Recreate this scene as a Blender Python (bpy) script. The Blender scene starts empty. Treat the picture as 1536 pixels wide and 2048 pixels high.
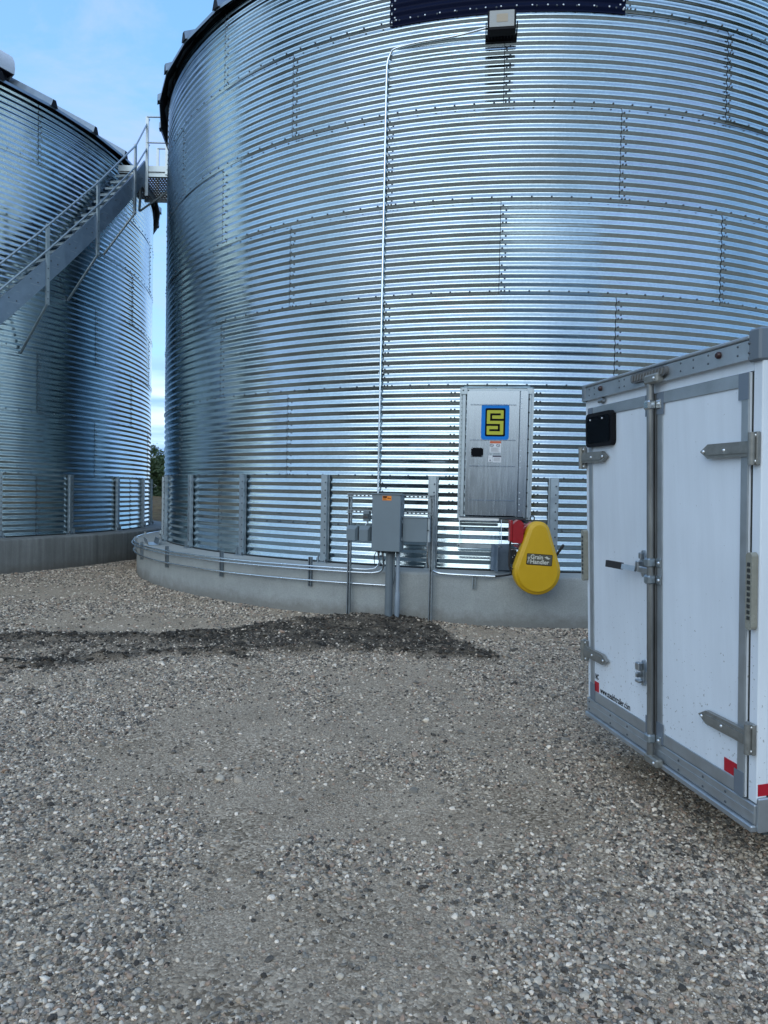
import bpy, math, random
import numpy as np
from mathutils import Vector, Matrix
random.seed(7); rng = np.random.default_rng(11)
S = bpy.context.scene
COL = S.collection
PI = math.pi
R = math.radians

# ------------------------------------------------------------------ camera, sky, sun, exposure
EYE = 1.52
cd = bpy.data.cameras.new('camera'); cam = bpy.data.objects.new('camera', cd); COL.objects.link(cam)
cd.sensor_fit = 'VERTICAL'; cd.sensor_height = 36.0; cd.sensor_width = 27.0
cd.lens = 36.0 * 1409.92 / 2048
cd.clip_start = 0.05; cd.clip_end = 3000
cam.matrix_world = Matrix.Translation((0, 0, EYE)) @ Matrix.Rotation(PI/2 - .0282715, 4, 'X') @ Matrix.Rotation(.020625, 4, 'Z')
S.camera = cam

VF, VM, VB = (.145, .37, .74), (.22, .40, .66), (1.05, 1.28, 1.35)   # colour of the veil ahead, to the sides, behind
SUN_AZ, SUN_EL = 200.0, 20.0        # degrees clockwise from +Y; behind the viewer, a little to the left
W = bpy.data.worlds.new("World"); S.world = W; W.use_nodes = True
nt = W.node_tree; nt.nodes.clear()
def N(nt, t, **k):
    n = nt.nodes.new(t)
    for a, b in k.items(): setattr(n, a, b)
    return n
def setin(n, **k):
    for a, b in k.items(): n.inputs[a.replace('_', ' ')].default_value = b
out = N(nt, 'ShaderNodeOutputWorld'); bg = N(nt, 'ShaderNodeBackground')
sky = N(nt, 'ShaderNodeTexSky', sky_type='NISHITA', sun_disc=False, sun_elevation=R(SUN_EL), sun_rotation=R(SUN_AZ), altitude=200, air_density=1.0, dust_density=0.6, ozone_density=1.6)
tc = N(nt, 'ShaderNodeTexCoord'); sep = N(nt, 'ShaderNodeSeparateXYZ')
mp_ = N(nt, 'ShaderNodeMapping'); mp_.inputs['Scale'].default_value = (1.0, 1.0, 2.6)
nz = N(nt, 'ShaderNodeTexNoise'); setin(nz, Scale=2.6, Detail=8.0, Roughness=.62); nz.inputs['Distortion'].default_value = .6
cr = N(nt, 'ShaderNodeValToRGB'); cr.color_ramp.elements[0].position = .42; cr.color_ramp.elements[1].position = .62
nt.links.new(tc.outputs['Generated'], sep.inputs[0])
# low cloud bank close to the horizon
bank = N(nt, 'ShaderNodeValToRGB'); bank.color_ramp.interpolation = 'EASE'
be = bank.color_ramp.elements; be[0].position = 0.0; be[0].color = (1, 1, 1, 1); be[1].position = .17; be[1].color = (0, 0, 0, 1)
e = be.new(.13); e.color = (.9, .9, .9, 1)
mxc = N(nt, 'ShaderNodeMath', operation='MULTIPLY'); mxc.inputs[1].default_value = .62
mx = N(nt, 'ShaderNodeMixRGB'); mx.inputs['Color2'].default_value = (3.3, 4.0, 7.2, 1)
nb = N(nt, 'ShaderNodeTexNoise'); setin(nb, Scale=3.0, Detail=5.0)
mpb = N(nt, 'ShaderNodeMapping'); mpb.inputs['Scale'].default_value = (1, 1, 9)
bandramp = N(nt, 'ShaderNodeValToRGB'); br = bandramp.color_ramp.elements
br[0].position = .42; br[0].color = (2.3, 3.9, 6.8, 1); br[1].position = .56; br[1].color = (5.2, 6.8, 8.4, 1)
addz = N(nt, 'ShaderNodeMath', operation='ADD'); nsc = N(nt, 'ShaderNodeMath', operation='MULTIPLY'); nsc.inputs[1].default_value = .10
mx2 = N(nt, 'ShaderNodeMixRGB')
grade = N(nt, 'ShaderNodeMixRGB', blend_type='MULTIPLY'); grade.inputs['Fac'].default_value = 1; grade.inputs['Color2'].default_value = (.90, 1.08, 1.02, 1)
L = nt.links.new
L(tc.outputs['Generated'], mp_.inputs['Vector']); L(mp_.outputs[0], nz.inputs['Vector'])
L(nz.outputs['Fac'], cr.inputs[0]); L(cr.outputs[0], mxc.inputs[0]); L(mxc.outputs[0], mx.inputs['Fac'])
L(sky.outputs[0], grade.inputs['Color1'])
# thin high veil of cloud: blue ahead, whiter towards the low sun behind the viewer
dotn = N(nt, 'ShaderNodeVectorMath', operation='DOT_PRODUCT'); dotn.inputs[1].default_value = (math.sin(R(SUN_AZ)), math.cos(R(SUN_AZ)), .10)
L(tc.outputs['Generated'], dotn.inputs[0])
vr = N(nt, 'ShaderNodeValToRGB'); ve = vr.color_ramp.elements
ve[0].position = 0.0; ve[0].color = (VF[0], VF[1], VF[2], 1); ve[1].position = 1.0; ve[1].color = (VB[0], VB[1], VB[2], 1)
q_ = ve.new(.50); q_.color = (VM[0], VM[1], VM[2], 1); q_ = ve.new(.80); q_.color = (.48, .66, .82, 1)
md_ = N(nt, 'ShaderNodeMapRange'); setin(md_, From_Min=-1.0, From_Max=1.0); L(dotn.outputs['Value'], md_.inputs[0]); L(md_.outputs[0], vr.inputs[0])
vmix = N(nt, 'ShaderNodeMixRGB'); vmix.inputs['Fac'].default_value = .70; L(grade.outputs[0], vmix.inputs['Color1'])
vs_ = N(nt, 'ShaderNodeVectorMath', operation='SCALE'); vs_.inputs['Scale'].default_value = 10.0; hz_ = N(nt, 'ShaderNodeMapRange'); setin(hz_, From_Min=0.0, From_Max=.55, To_Min=.62, To_Max=0.0); L(sep.outputs['Z'], hz_.inputs[0])
hm_ = N(nt, 'ShaderNodeMixRGB'); hm_.inputs['Color2'].default_value = (.38, .66, .85, 1); L(hz_.outputs[0], hm_.inputs['Fac']); L(vr.outputs[0], hm_.inputs['Color1']); L(hm_.outputs[0], vs_.inputs[0]); L(vs_.outputs[0], vmix.inputs['Color2'])
L(vmix.outputs[0], mx.inputs['Color1'])
L(tc.outputs['Generated'], mpb.inputs['Vector']); L(mpb.outputs[0], nb.inputs['Vector'])
L(nb.outputs['Fac'], bandramp.inputs[0])
L(nb.outputs['Fac'], nsc.inputs[0]); L(sep.outputs['Z'], addz.inputs[0]); L(nsc.outputs[0], addz.inputs[1])
sub = N(nt, 'ShaderNodeMath', operation='SUBTRACT'); sub.inputs[1].default_value = .05; L(addz.outputs[0], sub.inputs[0])
L(sub.outputs[0], bank.inputs[0]); L(bank.outputs[0], mx2.inputs['Fac']); L(mx.outputs[0], mx2.inputs['Color1']); L(bandramp.outputs[0], mx2.inputs['Color2'])
L(mx2.outputs[0], bg.inputs['Color']); bg.inputs['Strength'].default_value = .10; L(bg.outputs[0], out.inputs[0])

sl = bpy.data.lights.new('sun', 'SUN'); sun = bpy.data.objects.new('sun', sl); COL.objects.link(sun)
sl.energy = 0.5; sl.angle = R(60); sl.color = (1, .94, .86)
az = R(SUN_AZ); el = R(SUN_EL)
sun.rotation_euler = Vector((math.sin(az)*math.cos(el), math.cos(az)*math.cos(el), math.sin(el))).to_track_quat('Z', 'Y').to_euler()
S.view_settings.view_transform = 'Standard'; S.view_settings.look = 'None'
S.view_settings.exposure = 0.90; S.view_settings.gamma = 1.0
S.render.engine = 'CYCLES'
S.cycles.max_bounces = 6

# ------------------------------------------------------------------ tags
def tag(o, label=None, cat=None, group=None, kind=None):
    if label: o['label'] = label
    if cat: o['category'] = cat
    if group: o['group'] = group
    if kind: o['kind'] = kind
    return o
def empty(name, loc=(0, 0, 0), rz=0, label=None, cat=None, group=None):
    o = bpy.data.objects.new(name, None); COL.objects.link(o)
    o.location = loc; o.rotation_euler = (0, 0, rz); o.empty_display_size = .2
    return tag(o, label, cat, group)

# ------------------------------------------------------------------ materials
def newmat(name):
    m = bpy.data.materials.new(name); m.use_nodes = True
    nt = m.node_tree; b = nt.nodes['Principled BSDF']
    return m, nt, b
def simple(name, col, rough=.6, metal=0., spec=.5, noise=0., nscale=20, bump=0., bscale=60, stretch=(1, 1, 1), dirt=None):
    m, nt, b = newmat(name)
    setin(b, Roughness=rough, Metallic=metal); b.inputs['Base Color'].default_value = (*col, 1); b.inputs['Specular IOR Level'].default_value = spec
    L = nt.links.new
    t = N(nt, 'ShaderNodeTexCoord'); mp = N(nt, 'ShaderNodeMapping'); mp.inputs['Scale'].default_value = stretch; L(t.outputs['Object'], mp.inputs[0])
    if noise:
        n = N(nt, 'ShaderNodeTexNoise'); setin(n, Scale=nscale, Detail=6.0, Roughness=.65); L(mp.outputs[0], n.inputs['Vector'])
        r = N(nt, 'ShaderNodeMapRange'); setin(r, From_Min=.25, From_Max=.75, To_Min=1-noise, To_Max=1+noise); L(n.outputs['Fac'], r.inputs[0])
        mu = N(nt, 'ShaderNodeVectorMath', operation='SCALE'); mu.inputs[0].default_value = col; L(r.outputs[0], mu.inputs['Scale'])
        L(mu.outputs[0], b.inputs['Base Color'])
        rr = N(nt, 'ShaderNodeMapRange'); setin(rr, From_Min=.2, From_Max=.8, To_Min=max(.03, rough*.75), To_Max=min(1, rough*1.3)); L(n.outputs['Fac'], rr.inputs[0]); L(rr.outputs[0], b.inputs['Roughness'])
    if bump:
        n = N(nt, 'ShaderNodeTexNoise'); setin(n, Scale=bscale, Detail=4.0); L(mp.outputs[0], n.inputs['Vector'])
        bp = N(nt, 'ShaderNodeBump'); setin(bp, Strength=bump, Distance=.01); L(n.outputs['Fac'], bp.inputs['Height']); L(bp.outputs[0], b.inputs['Normal'])
    return m
M = {}
M['stairsteel'] = simple('stair_steel', (.20, .26, .33), .42, .7, noise=.18, nscale=7)
M['gratingsteel'] = simple('grating_steel', (.045, .028, .03), .55, .4)
M['roofsteel'] = simple('roof_steel', (.25, .31, .37), .45, .8, noise=.2, nscale=6)
M['strut'] = simple('strut_steel', (.26, .30, .33), .45, .85, noise=.2, nscale=12)
M['door'] = simple('brushed_door_sheet', (.29, .33, .37), .25, 1, noise=.10, nscale=5, stretch=(7, 7, .5))
M['galv'] = simple('galvanised', (.46, .50, .53), .38, 1, noise=.22, nscale=14)
M['galvflat'] = simple('galvanised_flat', (.34, .395, .43), .42, .85, noise=.2, nscale=9, bump=.05, bscale=8)
M['emt'] = simple('bright_conduit', (.68, .73, .76), .24, 1, noise=.08, nscale=30)
M['pvc'] = simple('grey_plastic_pipe', (.135, .165, .185), .4, 0, noise=.1, nscale=6)
M['pvclight'] = simple('light_plastic_pipe', (.24, .29, .34), .4, 0, noise=.1, nscale=6)
M['bluegrey'] = simple('grey_enclosure_paint', (.15, .19, .215), .40, 0, noise=.06, nscale=4, bump=.03, bscale=200)
M['darkgrey'] = simple('dark_grey_steel', (.07, .09, .10), .5, .5, noise=.2, nscale=30)
M['black'] = simple('plain_black', (.006, .006, .008), .5, 0, .15)
M['rubber'] = simple('black_rubber', (.02, .02, .022), .7)
M['darkmatte'] = simple('dark_matte', (.016, .018, .02), .8)
M['bolt'] = simple('bolt_zinc', (.10, .115, .13), .5, .7)
M['boltbright'] = simple('bolt_bright', (.75, .78, .8), .35, .9)
M['yellow'] = simple('yellow_paint', (.56, .33, .006), .42, 0, noise=.07, nscale=5, bump=.06, bscale=90)
M['red'] = simple('red_paint', (.30, .008, .012), .38, 0, noise=.15, nscale=20)
M['redtape'] = simple('red_reflector', (.42, .006, .022), .35)
M['labelwhite'] = simple('label_white', (.62, .64, .66), .45)
M['labeldark'] = simple('label_dark', (.09, .085, .06), .4)
M['cream'] = simple('lettering_cream', (.62, .60, .50), .5)
M['ink'] = simple('lettering_black', (.005, .005, .006), .6, 0, .06)
M['orange'] = simple('orange_label', (.80, .24, .02), .5)
M['blueem'] = simple('emblem_blue', (.002, .17, .55), .5, 0, .2)
M['yelem'] = simple('emblem_yellow', (.42, .42, .045), .5, 0, .2)
M['navy'] = simple('navy_paint', (.001, .004, .022), .5, 0, .08)
M['gasket'] = simple('door_gasket', (.02, .022, .022), .6)
M['alu'] = simple('trailer_aluminium_trim', (.43, .47, .50), .4, .75, noise=.12, nscale=12, stretch=(1, 1, 1))
M['lens'] = simple('clear_lamp_lens', (.26, .26, .22), .25, 0, noise=.15, nscale=20)
M['redlens'] = simple('red_marker_lens', (.03, .008, .008), .3)
M['glass'] = simple('dark_window_glass', (.003, .004, .006), .2, 0, .07)
M['hoodwhite'] = simple('white_vent_hood', (.55, .57, .60), .45, 0, noise=.05)
M['rust'] = simple('rusty_steel', (.10, .045, .025), .7, .4, noise=.4, nscale=40)
M['bark'] = simple('bark', (.05, .04, .032), .9, noise=.3, nscale=5)
M['leaf'] = simple('leaf_dark', (.035, .065, .025), .6, noise=.5, nscale=.8)
M['leaf2'] = simple('leaf_mid', (.055, .095, .03), .6, noise=.4, nscale=.8)

def galvwall():
    m, nt, b = newmat('corrugated_galvanised')
    L = nt.links.new
    setin(b, Metallic=1.0)
    t = N(nt, 'ShaderNodeTexCoord'); at = N(nt, 'ShaderNodeAttribute', attribute_name='tint')
    # spangle
    v = N(nt, 'ShaderNodeTexVoronoi'); setin(v, Scale=55.0); L(t.outputs['Object'], v.inputs['Vector'])
    s1 = N(nt, 'ShaderNodeSeparateColor'); L(v.outputs['Color'], s1.inputs[0])
    n = N(nt, 'ShaderNodeTexNoise'); setin(n, Scale=1.3, Detail=7.0, Roughness=.6); L(t.outputs['Object'], n.inputs['Vector'])
    a = N(nt, 'ShaderNodeMath', operation='MULTIPLY_ADD'); a.inputs[1].default_value = .10; L(s1.outputs[0], a.inputs[0])
    b1 = N(nt, 'ShaderNodeMath', operation='MULTIPLY_ADD'); b1.inputs[1].default_value = .30; L(n.outputs['Fac'], b1.inputs[0]); b1.inputs[2].default_value = .45
    L(b1.outputs[0], a.inputs[2])
    c = N(nt, 'ShaderNodeMath', operation='MULTIPLY'); L(a.outputs[0], c.inputs[0]); L(at.outputs['Fac'], c.inputs[1])
    mu = N(nt, 'ShaderNodeVectorMath', operation='SCALE'); mu.inputs[0].default_value = (.73, .865, .92); L(c.outputs[0], mu.inputs['Scale']); L(mu.outputs[0], b.inputs['Base Color'])
    rr = N(nt, 'ShaderNodeMapRange'); setin(rr, From_Min=.3, From_Max=.7, To_Min=.11, To_Max=.19); L(n.outputs['Fac'], rr.inputs[0]); L(rr.outputs[0], b.inputs['Roughness'])
    mp = N(nt, 'ShaderNodeMapping'); mp.inputs['Scale'].default_value = (1, 1, 3.2); L(t.outputs['Object'], mp.inputs[0])
    nb = N(nt, 'ShaderNodeTexNoise'); setin(nb, Scale=3.2, Detail=5.0, Roughness=.5); L(mp.outputs[0], nb.inputs['Vector'])
    bp = N(nt, 'ShaderNodeBump'); setin(bp, Strength=.10, Distance=.012); L(nb.outputs['Fac'], bp.inputs['Height']); L(bp.outputs[0], b.inputs['Normal'])
    return m
M['wall'] = galvwall()
def concrete(name, base, streak):
    m, nt, b = newmat(name); L = nt.links.new
    t = N(nt, 'ShaderNodeTexCoord')
    n1 = N(nt, 'ShaderNodeTexNoise'); setin(n1, Scale=1.4, Detail=9.0, Roughness=.7); L(t.outputs['Object'], n1.inputs['Vector'])
    n2 = N(nt, 'ShaderNodeTexNoise'); setin(n2, Scale=70.0, Detail=4.0, Roughness=.7); L(t.outputs['Object'], n2.inputs['Vector'])
    mp = N(nt, 'ShaderNodeMapping'); mp.inputs['Scale'].default_value = (9, 9, .5); L(t.outputs['Object'], mp.inputs[0])
    n3 = N(nt, 'ShaderNodeTexNoise'); setin(n3, Scale=1.0, Detail=6.0, Roughness=.6); L(mp.outputs[0], n3.inputs['Vector'])
    def rng_(n, lo, hi, a=.3, c=.7):
        r = N(nt, 'ShaderNodeMapRange'); setin(r, From_Min=a, From_Max=c, To_Min=lo, To_Max=hi); L(n.outputs['Fac'], r.inputs[0]); return r.outputs[0]
    def mul(x, y):
        k = N(nt, 'ShaderNodeMath', operation='MULTIPLY'); L(x, k.inputs[0]); L(y, k.inputs[1]); return k.outputs[0]
    f = mul(mul(rng_(n1, .84, 1.14), rng_(n2, .86, 1.14)), rng_(n3, 1-streak, 1+streak*.7))
    v = N(nt, 'ShaderNodeTexVoronoi'); setin(v, Scale=26.0); L(t.outputs['Object'], v.inputs['Vector'])
    pit = N(nt, 'ShaderNodeMapRange'); setin(pit, From_Min=.02, From_Max=.07, To_Min=.55, To_Max=1.0); L(v.outputs['Distance'], pit.inputs[0])
    f = mul(f, pit.outputs[0])
    mu = N(nt, 'ShaderNodeVectorMath', operation='SCALE'); mu.inputs[0].default_value = base; L(f, mu.inputs['Scale'])
    sz = N(nt, 'ShaderNodeSeparateXYZ'); L(t.outputs['Object'], sz.inputs[0])
    ns = N(nt, 'ShaderNodeTexNoise'); setin(ns, Scale=5.0, Detail=7.0, Roughness=.7); L(t.outputs['Object'], ns.inputs['Vector'])
    zz_ = N(nt, 'ShaderNodeMath', operation='MULTIPLY_ADD'); L(ns.outputs['Fac'], zz_.inputs[0]); zz_.inputs[1].default_value = -.34; L(sz.outputs['Z'], zz_.inputs[2])
    dm = N(nt, 'ShaderNodeMapRange'); setin(dm, From_Min=-.12, From_Max=.02, To_Min=.55, To_Max=0.0); L(zz_.outputs[0], dm.inputs[0])
    dmx = N(nt, 'ShaderNodeMixRGB'); L(dm.outputs[0], dmx.inputs['Fac']); L(mu.outputs[0], dmx.inputs['Color1']); dmx.inputs['Color2'].default_value = (.12, .105, .085, 1); L(dmx.outputs[0], b.inputs['Base Color'])
    setin(b, Roughness=.85)
    bp = N(nt, 'ShaderNodeBump'); setin(bp, Strength=.3, Distance=.006); L(f, bp.inputs['Height']); L(bp.outputs[0], b.inputs['Normal'])
    return m
M['conc'] = concrete('concrete_smooth', (.30, .32, .315), .05)
M['conc2'] = concrete('concrete_stained', (.20, .205, .195), .34)
def trailer_white():
    m, nt, b = newmat('white_trailer_panel'); L = nt.links.new
    t = N(nt, 'ShaderNodeTexCoord')
    n1 = N(nt, 'ShaderNodeTexNoise'); setin(n1, Scale=1.2, Detail=6.0); L(t.outputs['Object'], n1.inputs['Vector'])
    v = N(nt, 'ShaderNodeTexNoise'); setin(v, Scale=70.0, Detail=2.0, Roughness=.5); L(t.outputs['Object'], v.inputs['Vector'])
    sp = N(nt, 'ShaderNodeSeparateXYZ'); L(t.outputs['Object'], sp.inputs[0])
    g = N(nt, 'ShaderNodeMapRange'); setin(g, From_Min=.3, From_Max=1.0, To_Min=.085, To_Max=0.0); L(sp.outputs['Z'], g.inputs[0])      # mud specks thrown up on the lower part
    th = N(nt, 'ShaderNodeMath', operation='SUBTRACT'); th.inputs[0].default_value = .765; L(g.outputs[0], th.inputs[1])
    gt = N(nt, 'ShaderNodeMath', operation='GREATER_THAN'); L(v.outputs['Fac'], gt.inputs[0]); L(th.outputs[0], gt.inputs[1])
    mm = N(nt, 'ShaderNodeMath', operation='MULTIPLY'); mm.inputs[1].default_value = .55; L(gt.outputs[0], mm.inputs[0])
    mps = N(nt, 'ShaderNodeMapping'); mps.inputs['Scale'].default_value = (14, 14, .8); L(t.outputs['Object'], mps.inputs[0])
    n5 = N(nt, 'ShaderNodeTexNoise'); setin(n5, Scale=1.0, Detail=8.0, Roughness=.7); L(mps.outputs[0], n5.inputs['Vector'])
    av = N(nt, 'ShaderNodeMath', operation='MULTIPLY_ADD'); L(n5.outputs['Fac'], av.inputs[0]); av.inputs[1].default_value = .6; L(n1.outputs['Fac'], av.inputs[2])
    r = N(nt, 'ShaderNodeMapRange'); setin(r, From_Min=.55, From_Max=1.05, To_Min=.86, To_Max=1.04); L(av.outputs[0], r.inputs[0])
    mu = N(nt, 'ShaderNodeVectorMath', operation='SCALE'); mu.inputs[0].default_value = (.73, .785, .84); L(r.outputs[0], mu.inputs['Scale'])
    mx = N(nt, 'ShaderNodeMixRGB'); L(mm.outputs[0], mx.inputs['Fac']); L(mu.outputs[0], mx.inputs['Color1']); mx.inputs['Color2'].default_value = (.12, .11, .09, 1)
    L(mx.outputs[0], b.inputs['Base Color']); setin(b, Roughness=.32)
    n2 = N(nt, 'ShaderNodeTexNoise'); setin(n2, Scale=2.0, Detail=2.0); L(t.outputs['Object'], n2.inputs['Vector'])
    bp = N(nt, 'ShaderNodeBump'); setin(bp, Strength=.15, Distance=.02); L(n2.outputs['Fac'], bp.inputs['Height']); L(bp.outputs[0], b.inputs['Normal'])
    return m
M['white'] = trailer_white()

# ------------------------------------------------------------------ mesh builder
class MB:
    def __init__(s): s.v = []; s.f = []; s.m = []; s.sm = []
    def add(s, vs, fs, mat=0, smooth=False, X=None):
        o = len(s.v)
        for p in vs:
            p = Vector(p)
            s.v.append(X @ p if X is not None else p)
        for f in fs: s.f.append([i + o for i in f]); s.m.append(mat); s.sm.append(smooth)
        return s
    def box(s, lo, hi, mat=0, X=None, bev=0.):
        (x0, y0, z0), (x1, y1, z1) = lo, hi
        if bev <= 0:
            vs = [(x0,y0,z0),(x1,y0,z0),(x1,y1,z0),(x0,y1,z0),(x0,y0,z1),(x1,y0,z1),(x1,y1,z1),(x0,y1,z1)]
            return s.add(vs, [(0,3,2,1),(4,5,6,7),(0,1,5,4),(1,2,6,5),(2,3,7,6),(3,0,4,7)], mat, False, X)
        b = min(bev, (x1-x0)*.49, (y1-y0)*.49, (z1-z0)*.49)
        vs = []; idx = {}
        for i, x in enumerate((x0, x1)):
            for j, y in enumerate((y0, y1)):
                for k, z in enumerate((z0, z1)):
                    sx, sy, sz = (b, -b)[i], (b, -b)[j], (b, -b)[k]
                    for ax, p in enumerate(((x, y+sy, z+sz), (x+sx, y, z+sz), (x+sx, y+sy, z))):
                        idx[(i, j, k, ax)] = len(vs); vs.append(p)
        g = lambda i, j, k, a: idx[(i, j, k, a)]
        fs = [(g(0,0,0,0),g(0,0,1,0),g(0,1,1,0),g(0,1,0,0)), (g(1,0,0,0),g(1,1,0,0),g(1,1,1,0),g(1,0,1,0)),
              (g(0,0,0,1),g(1,0,0,1),g(1,0,1,1),g(0,0,1,1)), (g(0,1,0,1),g(0,1,1,1),g(1,1,1,1),g(1,1,0,1)),
              (g(0,0,0,2),g(0,1,0,2),g(1,1,0,2),g(1,0,0,2)), (g(0,0,1,2),g(1,0,1,2),g(1,1,1,2),g(0,1,1,2))]
        for j in (0, 1):
            for k in (0, 1): fs.append((g(0,j,k,1), g(1,j,k,1), g(1,j,k,2), g(0,j,k,2)))
        for i in (0, 1):
            for k in (0, 1): fs.append((g(i,0,k,0), g(i,1,k,0), g(i,1,k,2), g(i,0,k,2)))
            for j in (0, 1): fs.append((g(i,j,0,0), g(i,j,1,0), g(i,j,1,1), g(i,j,0,1)))
            for j in (0, 1):
                for k in (0, 1): fs.append((g(i,j,k,0), g(i,j,k,1), g(i,j,k,2)))
        return s.add(vs, fs, mat, False, X)
    def prism(s, poly, h0, h1, mat=0, X=None, smooth=False):     # poly in (x, z); extruded along y from h0 to h1
        n = len(poly)
        vs = [(p[0], h0, p[1]) for p in poly] + [(p[0], h1, p[1]) for p in poly]
        fs = [tuple(range(n)), tuple(range(2*n-1, n-1, -1))]
        s.add(vs, fs, mat, False, X)
        return s.add(vs, [(i, i+n, (i+1) % n + n, (i+1) % n) for i in range(n)], mat, smooth, X)
    def tube(s, pts, r, n=10, mat=0, X=None, cap=True):
        pts = [Vector(p) for p in pts]; ref = None; rings = []
        for i, p in enumerate(pts):
            t = (pts[min(i+1, len(pts)-1)] - pts[max(i-1, 0)]).normalized()
            if ref is None:
                ref = t.orthogonal().normalized()
            ref = (ref - t*ref.dot(t)).normalized(); b = t.cross(ref)
            rr = r[i] if isinstance(r, (list, tuple)) else r
            rings.append([p + (ref*math.cos(a) + b*math.sin(a))*rr for a in [2*PI*k/n for k in range(n)]])
        vs = [q for g in rings for q in g]; fs = []
        for i in range(len(rings)-1):
            for k in range(n): fs.append((i*n+k, i*n+(k+1) % n, (i+1)*n+(k+1) % n, (i+1)*n+k))
        s.add(vs, fs, mat, True, X)
        if cap: s.add(rings[0], [tuple(range(n-1, -1, -1))], mat, False, X); s.add(rings[-1], [tuple(range(n))], mat, False, X)
        return s
    def cyl(s, a, b, r, n=14, mat=0, X=None): return s.tube([a, b], r, n, mat, X)
    def bar(s, a, b, w, t, mat=0, up=(0, 0, 1)):                # rectangular bar from a to b; w along side, t along up
        a, b = Vector(a), Vector(b); d = (b-a).normalized(); sd = d.cross(Vector(up)).normalized(); u = sd.cross(d)
        Lh = (b-a).length
        X = Matrix.Translation(a) @ Matrix((sd, d, u)).transposed().to_4x4()
        return s.box((-w/2, 0, -t/2), (w/2, Lh, t/2), mat, X)
    def dome(s, c, nrm, r, h, mat=0, n=8):
        c, nrm = Vector(c), Vector(nrm).normalized(); u = nrm.orthogonal().normalized(); v = nrm.cross(u)
        vs = [c + (u*math.cos(2*PI*k/n) + v*math.sin(2*PI*k/n))*r for k in range(n)] + [c + nrm*h*.7 + (u*math.cos(2*PI*k/n) + v*math.sin(2*PI*k/n))*r*.7 for k in range(n)] + [c + nrm*h]
        fs = [(k, (k+1) % n, (k+1) % n+n, k+n) for k in range(n)] + [(k+n, (k+1) % n+n, 2*n) for k in range(n)]
        return s.add(vs, fs, mat, True)
    def build(s, name, mats, parent=None, X=None):
        me = bpy.data.meshes.new(name)
        vs = s.v if X is None else [X @ p for p in s.v]
        me.from_pydata([tuple(p) for p in vs], [], s.f); me.update()
        for m in (mats if isinstance(mats, (list, tuple)) else [mats]): me.materials.append(m)
        me.polygons.foreach_set('material_index', s.m); me.polygons.foreach_set('use_smooth', s.sm)
        import bmesh
        bm = bmesh.new(); bm.from_mesh(me); bmesh.ops.recalc_face_normals(bm, faces=bm.faces); bm.to_mesh(me); bm.free()
        o = bpy.data.objects.new(name, me); COL.objects.link(o)
        if parent: o.parent = parent
        return o
def text_mesh(txt, size, depth=.0006, font_scale_x=1., bold=0.):
    cu = bpy.data.curves.new('t', 'FONT'); cu.body = txt; cu.size = size; cu.extrude = depth; cu.offset = bold
    o = bpy.data.objects.new('t', cu); COL.objects.link(o)
    dg = bpy.context.evaluated_depsgraph_get(); me = bpy.data.meshes.new_from_object(o.evaluated_get(dg))
    vs = [(v.co.x*font_scale_x, v.co.y, v.co.z) for v in me.vertices]; fs = [tuple(p.vertices) for p in me.polygons]
    bpy.data.objects.remove(o); bpy.data.curves.remove(cu); bpy.data.meshes.remove(me)
    return vs, fs
def rrect(x0, z0, x1, z1, r, n=5):
    pts = []
    for (cx, cz, a0) in ((x1-r, z1-r, 0), (x0+r, z1-r, 90), (x0+r, z0+r, 180), (x1-r, z0+r, 270)):
        for k in range(n+1):
            a = R(a0 + 90*k/n); pts.append((cx + r*math.cos(a), cz + r*math.sin(a)))
    return pts

# ------------------------------------------------------------------ value noise for ground shaping
def vnoise(x, y, seed=0):
    xi = np.floor(x).astype(np.int64); yi = np.floor(y).astype(np.int64); xf = x-xi; yf = y-yi
    def h(a, b):
        n = (a*374761393 + b*668265263 + seed*2147483647) & 0x7fffffff
        n = ((n ^ (n >> 13))*1274126177) & 0x7fffffff
        return ((n ^ (n >> 16)) & 0xffff)/65535.0
    u = xf*xf*(3-2*xf); v = yf*yf*(3-2*yf)
    return (h(xi, yi)*(1-u) + h(xi+1, yi)*u)*(1-v) + (h(xi, yi+1)*(1-u) + h(xi+1, yi+1)*u)*v
def fbm(x, y, sc, oct=4, seed=0):
    s = 0; a = 1; t = 0
    for k in range(oct): s = s + a*vnoise(x*sc + 17*k, y*sc + 31*k, seed+k); t += a; a *= .5; sc *= 2.03
    return s/t

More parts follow.
